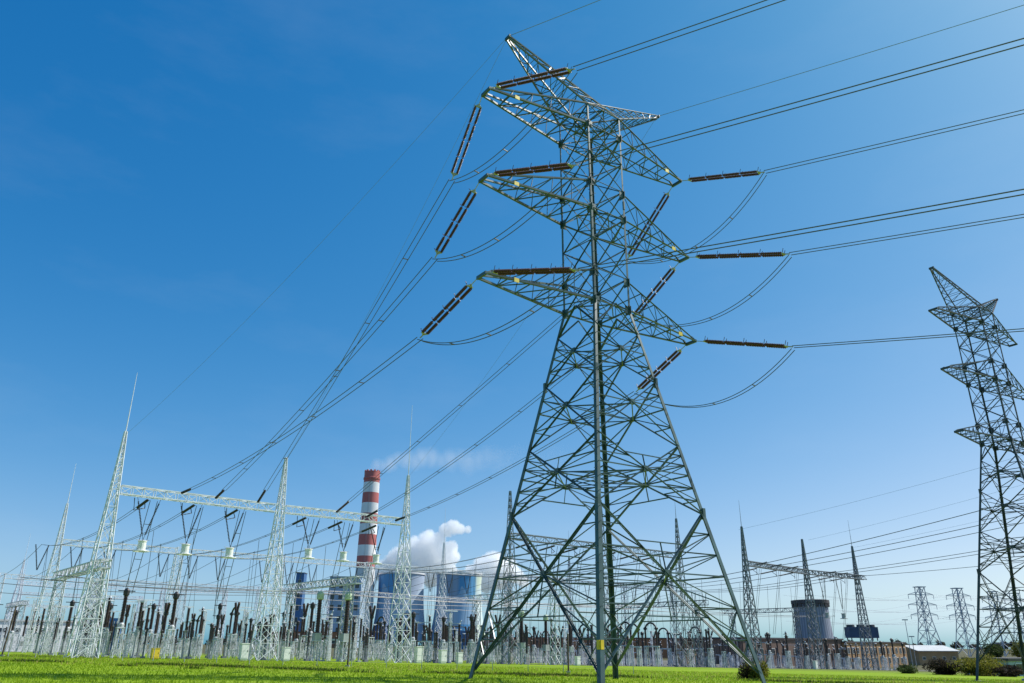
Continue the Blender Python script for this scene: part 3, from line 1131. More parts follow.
def p_lattice_post():
    r = proto('lattice_post')
    k = MB(); lattice(k, (0, 0, 0), [.17, .13], [-.05, 6.0], .05, .025, 0, [8]); k.build('shaft', M['zinc'], r)
    k = MB(); k.bar((-1.1, 0, 6.25), (1.1, 0, 6.25), .12, .1); k.build('crossbar', M['zinc'], r)
    return r


def p_cabinet(m):
    r = proto('control_cabinet')
    k = MB(); k.box((0, 0, .9), (.9, .6, 1.5)); k.box((0, 0, .08), (.8, .5, .16)); k.build('body', m, r)
    k = MB(); k.box((0, 0, 1.69), (1.0, .72, .08)); k.build('roof', m, r)
    k = MB(); k.box((0, -.31, .92), (.78, .03, 1.3)); d = k.build('door', m, r)
    k = MB(); k.box((.3, -.335, .95), (.04, .03, .2)); k.build('handle', M['black'], d)
    return r


PR = {}
for nm, fn in (('ct', p_current_transformer), ('vt', p_voltage_transformer), ('pi', p_post_insulator), ('sa', p_surge_arrester),
               ('ds', p_disconnector), ('si', p_support_insulator), ('cc', p_coupling_capacitor), ('lp', p_lattice_post), ('ld', p_loop_disconnector), ('cb', p_circuit_breaker)):
    PR[nm] = learn(fn())
PR['cab'] = learn(p_cabinet(M['white_paint']))
PR['caby'] = learn(p_cabinet(M['yellow']))
DESC = {'ct': ('brown column with black cylindrical head', 'current transformer'),
        'vt': ('thick brown column with pale green cap', 'voltage transformer'),
        'pi': ('slim brown post insulator', 'post insulator'),
        'sa': ('tall slim brown column with ring', 'surge arrester'),
        'ds': ('two brown columns carrying a switch arm', 'disconnector'),
        'ld': ('two brown columns joined by black arch', 'disconnector'),
        'cb': ('brown column with forked top', 'circuit breaker'),
        'si': ('short dark insulator on a thin post', 'support insulator'),
        'lp': ('slim white lattice post with a crossbar', 'lattice post'),
        'cc': ('dark column on a square pedestal', 'coupling capacitor'),
        'cab': ('small white control cabinet', 'cabinet'),
        'caby': ('small yellow control cabinet', 'cabinet')}
USED = set()


def place(kind, u, v, where, rz=None):
    p = uv(u, v)
    src = PR[kind]
    o = src if kind not in USED else copy_tree(src)
    USED.add(kind)
    o.location = p
    k = rng.uniform(.8, 1.08)
    o.scale = (k, k, k * rng.uniform(.9, 1.08))
    o.rotation_euler = (0, 0, UA if rz is None else rz)
    d, cat = DESC[kind]
    o['label'] = d + ', ' + where
    o['category'] = cat
    o['group'] = cat + 's ' + where
    return o


BAYS = [(-18, 'far left, beyond the leftmost mast'), (0, 'under the first span of the left gantry'), (18.2, 'under the second span of the left gantry'),
        (36, 'left of the green pylon'), (54.5, 'between left and front legs of the green pylon'), (73, 'between back and right legs of the green pylon'),
        (92.5, 'right of the green pylon'), (112, 'under the first span of the dark gantry'), (137.5, 'under the second span of the dark gantry'), (158, 'right of the dark gantry')]
SEQ = [[(3, 'sa'), (7, 'vt'), (12, 'ds'), (19, 'cb'), (26, 'ct'), (33, 'ds'), (40, 'pi'), (47, 'pi')],
       [(2.5, 'ct'), (7, 'sa'), (12, 'ds'), (19, 'cb'), (26, 'ct'), (33, 'ds'), (40, 'pi'), (47, 'sa')],
       [(2.5, 'pi'), (6.5, 'ct'), (12, 'ds'), (18, 'cb'), (25, 'ct'), (32, 'ld'), (40, 'pi'), (48, 'cb')],
       [(3, 'ct'), (8, 'ds'), (14, 'cb'), (20, 'ld'), (27, 'ct'), (34, 'ds'), (41, 'pi'), (47, 'ct')],
       [(3, 'vt'), (8, 'ds'), (14, 'cb'), (21, 'ld'), (28, 'ct'), (34, 'ld'), (41, 'pi'), (47, 'ct')],
       [(2, 'ld'), (8, 'ld'), (14, 'cb'), (21, 'ct'), (28, 'ld'), (35, 'ds'), (41, 'pi'), (47, 'cb')],
       [(2, 'sa'), (8, 'ld'), (14, 'cb'), (21, 'ct'), (28, 'ds'), (35, 'ds'), (41, 'pi'), (47, 'cb')],
       [(0, 'sa'), (4.5, 'ct'), (10, 'ds'), (18, 'cb'), (26, 'ct'), (33, 'ds'), (40, 'pi')],
       [(0, 'sa'), (4.5, 'ct'), (10, 'ds'), (18, 'cb'), (26, 'ct'), (33, 'ds'), (40, 'pi')],
       [(0, 'ct'), (4.5, 'sa'), (10, 'ds'), (18, 'cb'), (26, 'ct')]]
for (u0, where), seq in zip(BAYS, SEQ):
    wide = 25 if u0 == 112 else 18
    for v, kd in seq:
        if u0 < 0 and v < 20:
            continue
        for f in (.2, .47, .74):
            place(kd, u0 + wide * f + rng.uniform(-.3, .3), v + rng.uniform(-.35, .35), where)
        if v < 22 and kd in ('cb', 'ds', 'ct'):
            for f in (.33, .61):
                place('pi', u0 + wide * f + rng.uniform(-.3, .3), v + 2.4 + rng.uniform(-.5, .5), where)
for u0, where in BAYS[1:]:
    wide = 25 if u0 == 112 else 18
    for v in (4.5, 10, 16, 23, 30.5):
        for f in (.1, .4, .65, .93):
            place('si' if rng.random() < .9 else 'cc', u0 + wide * f + rng.uniform(-1.2, 1.2), v + rng.uniform(-1, 1), where)
for u0, where in BAYS[1:7]:
    for v in (6, 13.5, 22, 36, 49):
        for f in (.03, .33, .6, .87):
            if rng.random() < .28:
                place('lp', u0 + 18 * f + rng.uniform(-.8, .8), v + rng.uniform(-1, 1), where)
# further rows, behind the second gantry
for u0, where in ((0, 'in the back rows at the far left'), (20, 'in the back rows behind the left gantry'), (40, 'in the back rows left of the chimney'), (60, 'in the back rows before the cooling towers'),
                  (80, 'in the back rows behind the green pylon'), (100, 'in the back rows right of the green pylon'), (125, 'in the back rows at the right')):
    for v, kd in ((60, 'ct'), (70, 'ds'), (82, 'cb'), (95, 'pi')):
        for f in (.15, .45, .75):
            place(kd, u0 + 18 * f + rng.uniform(-.5, .5), v + rng.uniform(-1, 1), where)
# taller green capped columns seen in the photo
for u, v in ((26.0, 3.4), (28.6, 1.2)):
    o = place('vt', u, v, 'standing before the chimney')
    o.scale = (1.05, 1.05, 1.1)
for u, v, kd, wh in ((6.2, -1.5, 'caby', 'near the leftmost mast'), (15.6, -.6, 'cab', 'left of the second mast'), (20.6, -.2, 'cab', 'right of the second mast'),
                     (38.8, .5, 'cab', 'just right of the third mast'), (42.5, .5, 'cab', 'before the blue cooling towers'), (45.2, .5, 'cab', 'left of the green pylon'),
                     (66, -.5, 'cab', 'between the legs of the green pylon'), (131, -1, 'cab', 'below the dark gantry')):
    o = place(kd, u, v, wh)
    if kd == 'caby':
        o.scale = (.8, .8, .6)

# ------------------------------------------------------------------ wires inside the yard
k_bus = 'overhead wires inside the switchyard'


def sag(p, q, s, n=14):
    out = []
    for i in range(n + 1):
        t = i / n
        c = Vector(p).lerp(Vector(q), t); c.z -= 4 * s * t * (1 - t); out.append(c)
    return out


def bays_wires(u0, wide, where, back=53.5, m='wire'):
    for f in (.2, .47, .74):
        u = u0 + wide * f
        # strain bus from the first gantry to the second
        twin('busbar_wire', sag(uv(u, .8, HB - .6), uv(u, back, HB - .6), 1.6), 'paired overhead wire running back, ' + where, k_bus + ' ' + where, r=.03, gap=.35, spacers=3, cat='wire', m=m)
        # droppers to the gear
        twin('dropper', sag(uv(u + .5, .3, HB - .7), uv(u + .3, 3.0, uv(u, 3).z + 6.2), .1, 8), 'paired wire dropping from the beam, ' + where, 'droppers ' + where, r=.036, gap=.75, spacers=2, cat='wire', m=m)
        for v in (14, 27, 40):
            o = MB(); o.tube(sag(uv(u, v, HB - 2), uv(u + .6, v + 1.2, uv(u, v).z + 5.4), .15, 8), .03, 5)
            tag(o.build('dropper', M[m]), 'single wire dropping to the gear, ' + where, 'wire', 'single droppers ' + where)


for (u0, where) in BAYS[1:]:
    if u0 in (36, 92.5, 158):
        continue
    bays_wires(u0, 25 if u0 == 112 else 18, where)
for (u0, where) in BAYS[1:]:
    wide = 25 if u0 == 112 else 18
    for f in (.2, .47, .74):
        u = u0 + wide * f
        if u0 not in (36, 92.5, 158):
            # dark tension string of the wire running back, and its swooping loop under the beam
            a = uv(u, .8, HB - .6); b_ = uv(u, 4.2, HB - 1.0)
            o = MB(); o.sheds(a, b_, .06, .15, 18, 7)
            o.tube([uv(u - 1.6, -.3, HB - .7), uv(u - 1.4, 0, HB - 1.9), uv(u - .2, .6, HB - 1.5), uv(u, 1.6, HB - .9)], .05, 5)
            tag(o.build('tension_insulator', M['black']), 'black tension insulator hanging under the beam, ' + where, 'insulator', 'tension insulators ' + where)
        for dv, zt in ((52.5, 5.2), (56, 4.6)):
            o = MB(); o.tube(sag(uv(u + .8, 53.6, HB - .6), uv(u + 1.6, dv + 1, uv(u, dv).z + zt), -.1, 8), .03, 5)
            tag(o.build('dropper', M['wire']), 'wire dropping from the second row beam, ' + where, 'wire', 'second row droppers ' + where)
        o = MB(); o.tube(sag(uv(u, 54.2, HB - .5), uv(u, 106.5, 14.0), 1.7, 12), .035, 5)
        tag(o.build('busbar_wire', M['wire']), 'overhead wire from second to third row, ' + where, 'wire', 'far overhead wires ' + where)
        o = MB(); o.sheds(uv(u - .9, 53.6, HB - .6), uv(u, 53.6, HB - 4.4), .05, .12, 20, 6); o.sheds(uv(u + .9, 53.6, HB - .6), uv(u, 53.6, HB - 4.4), .05, .12, 20, 6)
        tag(o.build('hanging_insulator', M['black']), 'black V string under the far beam, ' + where, 'insulator', 'hanging strings ' + where)
# rigid busbars along the rows
for v, z in ((9, 8.4), (16, 8.4), (30, 9.4), (44, 9.4), (66, 9.4)):
    for a, b, wh in ((-2, 36, 'behind the left gantry'), (36, 92, 'behind the green pylon'), (92, 160, 'behind the dark right gantry')):
        o = MB(); o.tube(sag(uv(a, v, z), uv(b, v, z), .5, 12), .045, 5)
        row = {9: 'nearest', 16: 'second', 30: 'third', 44: 'fourth', 66: 'farthest'}[v]
        tag(o.build('busbar', M['wire']), f'{row} long busbar running across the yard {wh}', 'wire', 'busbars across the yard')
# line conductors from the dark right gantry out to the right
for i, (u, e, lb) in enumerate(((116, (1100, 449), 'highest'), (121, (1100, 492), 'second'), (127, (1100, 494), 'third'), (142, (1100, 519), 'fourth'), (147, (1100, 525), 'fifth'), (153, (1100, 560), 'lowest'))):
    a = uv(u, 1.0, HB - .2)
    # end on a pylon beyond the right edge of the picture
    e3 = Vector(((123, 98, 35.5), (126, 104, 32.0), (137, 114, 33.0), (140, 120, 28.5), (146, 124, 29), (150, 130, 23.5))[i])
    twin('conductor', sag(a, e3, 1.2, 20), f'dark conductor rising to the right from the dark gantry, {lb} of six', 'line conductors of the dark gantry', r=.035, gap=.3, spacers=2)
    o = MB(); d = (e3 - a).normalized(); o.sheds(a, a + d * 3, .05, .14, 18, 7)
    tag(o.build('gantry_insulator', M['black']), f'short black insulator on the dark gantry beam, holding the {lb} of six conductors', 'insulator', 'strings at the dark gantry beam')
for i, (u, z, e3) in enumerate(((111.8, 22.8, (118, 100, 41)), (137.4, 23, (131, 108, 41)), (157, 23, (150, 120, 40)))):
    o = MB(); o.tube(sag(uv(u, 0.5, z), e3, 1.5, 20), .018, 5)
    tag(o.build('earth_wire', M['wire_thin']), 'thin earth wire rising to the right from the ' + ('left', 'middle', 'right')[i] + ' mast of the dark gantry', 'wire', 'earth wires of the dark gantry')
# lines on the distant pylons
for i, (x0, y0, x1, y1, nm) in enumerate(((257, 505, 150, 420, 'left'), (257, 505, 420, 560, 'left'), (286, 515, 170, 420, 'right'), (286, 515, 440, 560, 'right'))):
    for j, key in enumerate(('W', 'M', 'T')):
        for sx in (-1, 1):
            z = TW['z' + key] - 1
            o = MB(); o.tube(sag((x0 + sx * 8.4, y0 + sx * 1.8, z), (x1 + sx * 8, y1, z - (6 if i % 2 == 0 else 0)), 3, 14), .05, 4)
            tag(o.build('conductor', M['wire_thin']), f'faint line on the {nm} distant pylon above the shed, going ' + ('left' if i % 2 == 0 else 'right'),
                'conductor', f'faint lines {"left" if i % 2 == 0 else "right"} of the {nm} distant pylon')


# ------------------------------------------------------------------ power station behind
def cyl_profile(m, prof, n=48):
    for i in range(len(prof) - 1):
        pass


def chimney():
    root = empty('chimney', (-146, 800, 0))
    tag(root, 'tall red and white banded chimney of the power station', 'chimney')
    H = 169.5
    rad = lambda z: 10.6 - 2.6 * z / H
    n = 40
    k = MB()
    zb = [0] + [74.0 + (H - 74.0) * i / 9 for i in range(10)]
    zz = []
    for i in range(len(zb) - 1):
        zz.append((zb[i], zb[i + 1], 2 if i == 0 else ((i - 1) % 2 == 1)))
    # bands from the top: red first
    for i, (z0, z1, _) in enumerate(zz):
        mi = 2 if i == 0 else (0 if (len(zz) - 1 - i) % 2 == 0 else 1)
        k.cur = mi
        a = [(rad(z0) * math.cos(2 * math.pi * j / n), rad(z0) * math.sin(2 * math.pi * j / n), z0) for j in range(n)]
        b = [(rad(z1) * math.cos(2 * math.pi * j / n), rad(z1) * math.sin(2 * math.pi * j / n), z1) for j in range(n)]
        k.prism(a, b, caps=False)
    k.build('shaft', [M['chimney_red'], M['chimney_white'], M['chimney_bare']], root, True)
    g = MB()
    r = rad(H)
    g.lathe((0, 0, H - 7.5), (0, 0, H - 5), [(0, r + .1), (.3, r + .7), (2.0, r + .7), (2.4, r + .1)], 40)
    g.build('gallery', M['chimney_red'], root)
    c = MB()
    c.lathe((0, 0, H - .2), (0, 0, H + 1.2), [(0, r), (.2, r + .15), (1.2, r + .15), (1.3, r - .5)], 40)
    for j in range(12):
        an = 2 * math.pi * j / 12
        c.box(((r - .5) * math.cos(an), (r - .5) * math.sin(an), H + 1.6), (1.2, 1.8, 1.3), an)
    c.build('crown', M['chimney_red'], root)
    l = MB()
    for s in (-.5, .5):
        l.bar((s, -rad(0) - .3, 2), (s, -rad(H) - .3, H - 6), .12)
    l.build('ladder', M['grey_paint'], root)


chimney()


def painted_tower(name, flip):
    """painted concrete: blue fields with paler wave shaped edges over grey-blue, a pale green flank"""
    m = bpy.data.materials.new(name)
    nt, b = nodes_of(m)
    b.inputs['Roughness'].default_value = 0.8
    tc = nt.nodes.new('ShaderNodeTexCoord')
    sp = nt.nodes.new('ShaderNodeSeparateXYZ')
    nt.links.new(tc.outputs['Object'], sp.inputs[0])
    no = nt.nodes.new('ShaderNodeTexNoise'); no.inputs['Scale'].default_value = 0.05; no.inputs['Detail'].default_value = 2
    nt.links.new(tc.outputs['Object'], no.inputs['Vector'])

    def math_(op, a, b_):
        k = nt.nodes.new('ShaderNodeMath'); k.operation = op
        for i, x in enumerate((a, b_)):
            if isinstance(x, (int, float)):
                k.inputs[i].default_value = x
            else:
                nt.links.new(x, k.inputs[i])
        return k.outputs[0]
    x = math_('DIVIDE', sp.outputs[0], 26.0)
    w = math_('MULTIPLY', math_('SUBTRACT', no.outputs['Fac'], 0.5), 0.55)
    # horizontal bands of colour across the visible side
    xr = math_('ADD', math_('MULTIPLY', x, 0.5), 0.5)
    ramp = nt.nodes.new('ShaderNodeValToRGB'); ramp.color_ramp.interpolation = 'LINEAR'
    e = ramp.color_ramp.elements
    if not flip:
        stops = [(0.0, (.05, .13, .30)), (.13, (.05, .16, .38)), (.14, (.09, .28, .55)), (.40, (.11, .33, .60)), (.44, (.40, .48, .58)), (.97, (.36, .43, .54)), (1, (.4, .46, .5))]
    else:
        stops = [(0.0, (.24, .33, .47)), (.48, (.30, .39, .52)), (.50, (.24, .34, .48)), (.55, (.09, .30, .55)), (.82, (.11, .35, .60)), (.86, (.52, .62, .52)), (1, (.62, .68, .52))]
    e[0].position, e[0].color = stops[0][0], (*stops[0][1], 1)
    e[1].position, e[1].color = stops[-1][0], (*stops[-1][1], 1)
    for p, c in stops[1:-1]:
        q = e.new(p); q.color = (*c, 1)
    nt.links.new(xr, ramp.inputs['Fac'])
    # pale wave painted up from below: a boundary height that wobbles with the noise
    hz = math_('DIVIDE', sp.outputs[2], 68.0)
    edge = math_('ADD', math_('MULTIPLY', math_('SINE', math_('MULTIPLY', x, 9.0), 0), 0.13), 0.72)
    edge = math_('ADD', edge, w)
    mask = math_('GREATER_THAN', edge, hz)
    low = math_('GREATER_THAN', hz, 0.30)
    mask = math_('MULTIPLY', math_('MULTIPLY', mask, low), 0.55)
    mix = nt.nodes.new('ShaderNodeMix'); mix.data_type = 'RGBA'
    nt.links.new(mask, mix.inputs[0])
    nt.links.new(ramp.outputs[0], mix.inputs[6])
    mix.inputs[7].default_value = (0.46, 0.58, 0.68, 1)
    nt.links.new(mix.outputs[2], b.inputs['Base Color'])
    return m


def cooling_tower(x, y, H, rt, rb, label, m, rim, cat='cooling tower', group='blue painted cooling towers', waist=.97, thr=.78):
    root = empty('cooling_tower', (x, y, 0))
    tag(root, label, cat, group)
    k = MB()
    n = 56
    prof = []
    for i in range(17):
        t = i / 16
        zz = 5 + (H - 5) * t
        r = rt * waist * math.sqrt(1 + ((t - thr) / .62) ** 2 * ((rb / (rt * waist)) ** 2 - 1) / (thr / .62) ** 2)
        prof.append((zz, r))
    for i in range(16):
        a = [(prof[i][1] * math.cos(2 * math.pi * j / n), prof[i][1] * math.sin(2 * math.pi * j / n), prof[i][0]) for j in range(n)]
        b = [(prof[i + 1][1] * math.cos(2 * math.pi * j / n), prof[i + 1][1] * math.sin(2 * math.pi * j / n), prof[i + 1][0]) for j in range(n)]
        k.prism(a, b, caps=False)
    k.build('shell', m, root, True)
    r0 = prof[-1][1]
    c = MB()
    c.lathe((0, 0, H - 1.0), (0, 0, H + .8), [(0, r0 + .05), (.2, r0 + .7), (1.6, r0 + .7), (1.8, r0 - .6)], n)
    c.build('rim', rim, root)
    s = MB()
    for j in range(28):
        an = 2 * math.pi * j / 28
        a2 = an + math.pi / 28
        r1 = prof[0][1]
        s.bar((r1 * 1.04 * math.cos(an), r1 * 1.04 * math.sin(an), 0), (r1 * math.cos(a2), r1 * math.sin(a2), 5.05), .7)
        s.bar((r1 * 1.04 * math.cos(an + 2 * math.pi / 28), r1 * 1.04 * math.sin(an + 2 * math.pi / 28), 0), (r1 * .995 * math.cos(a2), r1 * .995 * math.sin(a2), 5.0), .7)
    s.build('inlet_columns', M['concrete'], root)
    return root


cooling_tower(-111, 815, 68.5, 23.5, 28, 'blue painted cooling tower beside the chimney, left one of the two', painted_tower('tower_paint_blue', False), M['chimney_bare'])
cooling_tower(-52.5, 815, 68.8, 23.2, 28.5, 'cooling tower with blue paint and a pale green flank, right one of the two', painted_tower('tower_paint_green', True), M['chimney_bare'])

mr = bpy.data.materials.new('ribbed_grey')
nt, b = nodes_of(mr)
b.inputs['Roughness'].default_value = .7
tc = nt.nodes.new('ShaderNodeTexCoord')
sp = nt.nodes.new('ShaderNodeSeparateXYZ'); nt.links.new(tc.outputs['Object'], sp.inputs[0])
at_ = nt.nodes.new('ShaderNodeMath'); at_.operation = 'ARCTAN2'
nt.links.new(sp.outputs[1], at_.inputs[0]); nt.links.new(sp.outputs[0], at_.inputs[1])
ml = nt.nodes.new('ShaderNodeMath'); ml.operation = 'MULTIPLY'; ml.inputs[1].default_value = 40
sn = nt.nodes.new('ShaderNodeMath'); sn.operation = 'SINE'
nt.links.new(at_.outputs[0], ml.inputs[0]); nt.links.new(ml.outputs[0], sn.inputs[0])
cr = nt.nodes.new('ShaderNodeValToRGB')
cr.color_ramp.elements[0].color = (.19, .21, .27, 1); cr.color_ramp.elements[1].color = (.33, .36, .43, 1)
nt.links.new(sn.outputs[0], cr.inputs['Fac']); nt.links.new(cr.outputs[0], b.inputs['Base Color'])
rt_ = cooling_tower(129.6, 350, 19.8, 7.2, 7.7, 'small grey ribbed cooling tower with a dark rim behind the dark gantry', mr, M['roof_dark'], group='grey cooling tower', waist=.99)
k = MB()
for j in range(20):
    an = 2 * math.pi * j / 20
    k.box((7.5 * math.cos(an), 7.5 * math.sin(an), 18.9), (.5, 1.5, 2.4), an)
k.build('louvre_ring', M['roof_dark'], rt_)


def building(name, label, x0, x1, y, depth, top, wall, roof, wins=None, pitched=False, cat='building', arch=False, rz=0.0, W=None):
    """front wall from (x0, y) to (x1, y), or of length W from (x0, y) in direction rz"""
    W = W or x1 - x0
    cx, cy = x0 + math.cos(rz) * W / 2, y + math.sin(rz) * W / 2
    base = float(gz(cx, cy)) - .1
    h = top - base
    root = empty(name, (cx, cy, base), rz)
    tag(root, label, cat)
    k = MB()
    k.box((0, depth / 2, h / 2), (W, depth, h))
    k.build('wall', wall, root)
    r = MB()
    if pitched:
        rh = pitched
        ov = .5
        A = [(-W / 2 - ov, -ov, h - .05), (W / 2 + ov, -ov, h - .05), (W / 2 + ov, depth / 2, h + rh), (-W / 2 - ov, depth / 2, h + rh)]
        B = [(p[0], depth - p[1], p[2]) for p in A]
        for q in (A, B):
            r.prism([Vector(p) for p in q], [Vector(p) + Vector((0, 0, .2)) for p in q])
        gmb = MB()
        for x in (-W / 2 + .01, W / 2 - .01):
            gmb.prism([Vector((x - .1, 0, h - .1)), Vector((x - .1, depth, h - .1)), Vector((x - .1, depth / 2, h + rh - .03))],
                      [Vector((x + .1, 0, h - .1)), Vector((x + .1, depth, h - .1)), Vector((x + .1, depth / 2, h + rh - .03))])
        gmb.build('gable', wall, root)
    elif arch:
        n = 12
        pr = [(-W / 2 - .4 + (W + .8) * i / n, h + arch * math.sin(math.pi * i / n) + .01) for i in range(n + 1)]
        for i in range(n):
            (xa, za), (xb, zb) = pr[i], pr[i + 1]
            r.prism([Vector((xa, -.4, za)), Vector((xb, -.4, zb)), Vector((xb, -.4, zb + .5)), Vector((xa, -.4, za + .5))],
                    [Vector((xa, depth, za)), Vector((xb, depth, zb)), Vector((xb, depth, zb + .5)), Vector((xa, depth, za + .5))])
    else:
        r.box((0, depth / 2, h + .2), (W + .6, depth + .6, .4))
    r.build('roof', roof, root)
    if wins:
        cols, rows, ww, wh, zs = wins
        for j in range(rows):
            for i in range(cols):
                x = -W / 2 + W * (i + .5) / cols
                z = zs + j * (h - zs) / rows + wh / 2
                f = MB()
                f.box((x, -.04, z), (ww + .2, .1, wh + .2))
                fo = f.build('window', M['white_paint'], root)
                f = MB(); f.box((x, -.07, z), (ww, .08, wh)); f.build('pane', M['glass'], fo)
    return root


building('boiler_house', 'tall blue tower block of the power station left of the chimney', -161, -155, 600, 8, 51.5, M['blue_clad'], M['roof_dark'], (1, 5, 2.5, 4, 8))
building('boiler_house', 'grey blue clad boiler block between the blue tower block and the chimney', -136, -112, 602, 20, 49, M['grey_clad'], M['roof_dark'], (4, 5, 3, 4, 10))
building('turbine_hall', 'long low red brick hall at the foot of the chimney', -168, -108, 560, 18, 9.5, M['brick'], M['roof_dark'], (12, 1, 2.4, 3, 3))
building('arched_hall', 'dark blue hall with a white arched roof in front of the cooling towers', -53, -28, 600, 25, 11.5, M['blue_clad'], M['roof_light'], (6, 1, 2.4, 2.4, 5), arch=3.2)
building('warehouse', 'long white walled building at the far left behind the switchgear', -128, 0, 204, 14, 6.8, M['white_paint'], M['roof_light'], (9, 1, 1.6, 1.0, 4.8), rz=UA, W=27)
building('warehouse', 'long dark brown building with a flat roof behind the dark gantry', 60, 0, 214, 12, 3.6, M['brown_wall'], M['roof_dark'], (9, 1, 1.6, 1.2, 3.4), rz=R(36), W=46)
building('office_building', 'ochre two storey building with rows of windows at the right', 97.6, 0, 240, 12, 2.9, M['ochre'], M['roof_dark'], (14, 2, 1.1, 1.5, 1.2), rz=R(40), W=38)
building('shed', 'shed with a shallow white roof below the distant pylons', 146, 0, 296, 14, 0.5, M['ochre'], M['roof_light'], (4, 1, 1.2, .9, 2.0), pitched=1.8, rz=R(14), W=17)
building('substation_hut', 'small orange walled hut between the back and right legs of the green pylon', 43.5, 0, 205, 4, .8, M['ochre'], M['roof_light'], (2, 1, .9, 1, 1.3), rz=UA, W=6)
building('boundary_block', 'long low red brown building on the horizon behind the green pylon', -10, 0, 330, 10, 4.5, M['brick'], M['roof_dark'], (24, 1, 1.6, 1.4, 2.4), rz=R(4), W=110)

building('storage_hall', 'low slate grey hall behind the legs of the dark pylon', 78, 0, 130, 8, -.2, M['grey_clad'], M['roof_dark'], (6, 1, 1.4, .9, 1.2), rz=R(20), W=26)

# dark blue tank and steelwork on the ochre building
root = empty('air_cooler', (110.5, 258, 3.6)); tag(root, 'dark blue box cooler on steel legs above the ochre building', 'cooler')
k = MB(); k.box((0, 0, 2.4), (9.0, 4, 3.2)); k.build('casing', mat('casing_blue', (.035, .065, .13), .55, .2, .6), root)
for x in (-4, 0, 4):
    for y in (-1.6, 1.6):
        k = MB(); k.bar((x, y, 0), (x, y, .9), .25); k.build('leg', M['roof_dark'], root)
for x in (-3.2, 0, 3.2):
    k = MB(); k.lathe((x, 0, 4.0), (x, 0, 4.7), [(0, 1.3), (.7, 1.2)], 14); k.build('fan_stack', M['roof_dark'], root)

# blue container at the left
root = empty('container', (-74, 152, float(gz(-74, 152))), .3); tag(root, 'blue transformer tank between the leftmost mast and the white building', 'transformer')
k = MB(); k.box((0, 0, 3.2), (3.2, 2.2, 5.4)); k.build('tank', mat('tank_blue', (.04, .13, .34), .5, .2, 1), root)
k = MB()
for i in range(7):
    k.box((-1.35 + i * .45, -1.25, 3.2), (.12, .3, 4.4))
k.build('radiator', M['grey_paint'], root)
k = MB(); k.box((0, 0, .25), (3.6, 2.6, .5)); k.build('plinth', M['concrete'], root)


# car by the dark gantry
def car(loc, rz, label):
    root = empty('parked_car', loc, rz)
    tag(root, label, 'car')
    k = MB()
    side = [(-2.1, .35), (2.1, .35), (2.15, .75), (1.2, .95), (.55, 1.42), (-1.3, 1.45), (-2.0, 1.0), (-2.15, .6)]
    k.prism([Vector((x, -.82, z)) for x, z in side], [Vector((x, .82, z)) for x, z in side])
    k.build('body', M['white_paint'], root)
    g_ = MB()
    for s in (-.83, .83):
        g_.prism([Vector((-1.25, s - .01, .98)), Vector((.95, s - .01, .98)), Vector((.45, s - .01, 1.34)), Vector((-1.15, s - .01, 1.36))],
                 [Vector((-1.25, s + .01, .98)), Vector((.95, s + .01, .98)), Vector((.45, s + .01, 1.34)), Vector((-1.15, s + .01, 1.36))])
    g_.build('side_windows', M['glass'], root)
    b_ = MB()
    for s in (-.84, .84):
        b_.box((0, s, .68), (3.6, .02, .22))
    b_.build('stripe', M['yellow'], root)
    for x in (-1.3, 1.3):
        for s in (-.75, .75):
            wv = MB(); wv.lathe((x, s - .1, .32), (x, s + .1, .32), [(0, .28), (.03, .32), (.17, .32), (.2, .28)], 14)
            wo = wv.build('wheel', M['tyre'], root)
            rv = MB(); rv.lathe((x, s - .115, .32), (x, s + .115, .32), [(0, .18), (.23, .18)], 10); rv.build('rim', M['zinc_stand'], wo)


pc = uv(121.5, 7.0)
car((pc.x, pc.y, pc.z), UA + .2, 'white service car with a yellow side stripe parked under the dark gantry')


# thin poles in the grass
def pole(x, y, h, lean, label):
    o = empty('steel_post', (x, y, float(gz(x, y))))
    tag(o, label, 'post', 'posts at the field edge')
    k = MB(); k.tube([(0, 0, -.1), (lean, 0, h)], .07, 8); k.build('shaft', M['timber'], o)
    k = MB(); k.tube([(lean, 0, h - .02), (lean, 0, h + .12)], [.09, .05], 8); k.build('cap', M['grey_paint'], o)
    k = MB(); k.box((0, 0, .05), (.32, .32, .2)); k.build('footing', M['concrete'], o)


pole(-13.3, 68, 3.6, 0, 'thin dark post at the grass edge below the red and white chimney')
pole(-46.6, 76, 4.4, .3, 'leaning dark post at the far left edge of the grass')
pole(4.6, 66, 2.9, 0, 'short dark post standing between the left and front legs of the green pylon')

# wire fence along the edge of the field
fr = empty('wire_fence', (-62, 79, 0)); tag(fr, 'thin wire fence with slender posts along the far edge of the grass', 'fence')
f0, f1 = Vector((-62, 79, 0)), Vector((62, 92, 0))
k = MB(); wv = MB()
prev = None
pts_f = []
for i in range(26):
    t = i / 43
    x = -62 + 124 * t
    y = 79 - 14 * math.sin(math.pi * min(1, t * .9)) + 10 * t * t
    z = float(gz(x, y))
    pts_f.append(Vector((x, y, z)))
    k = MB()
    k.bar((x + 62, y - 79, z - .1), (x + 62, y - 79, z + 1.9), .045)
    k.build('post', M['grey_paint'], fr)
for h in (.4, 1.0, 1.8):
    for a, b2 in zip(pts_f, pts_f[1:]):
        o = Vector((-62, 79, 0))
        wv.bar(a - o + Vector((0, 0, h)), b2 - o + Vector((0, 0, h)), .012)
wv.build('wires', M['wire_thin'], fr)

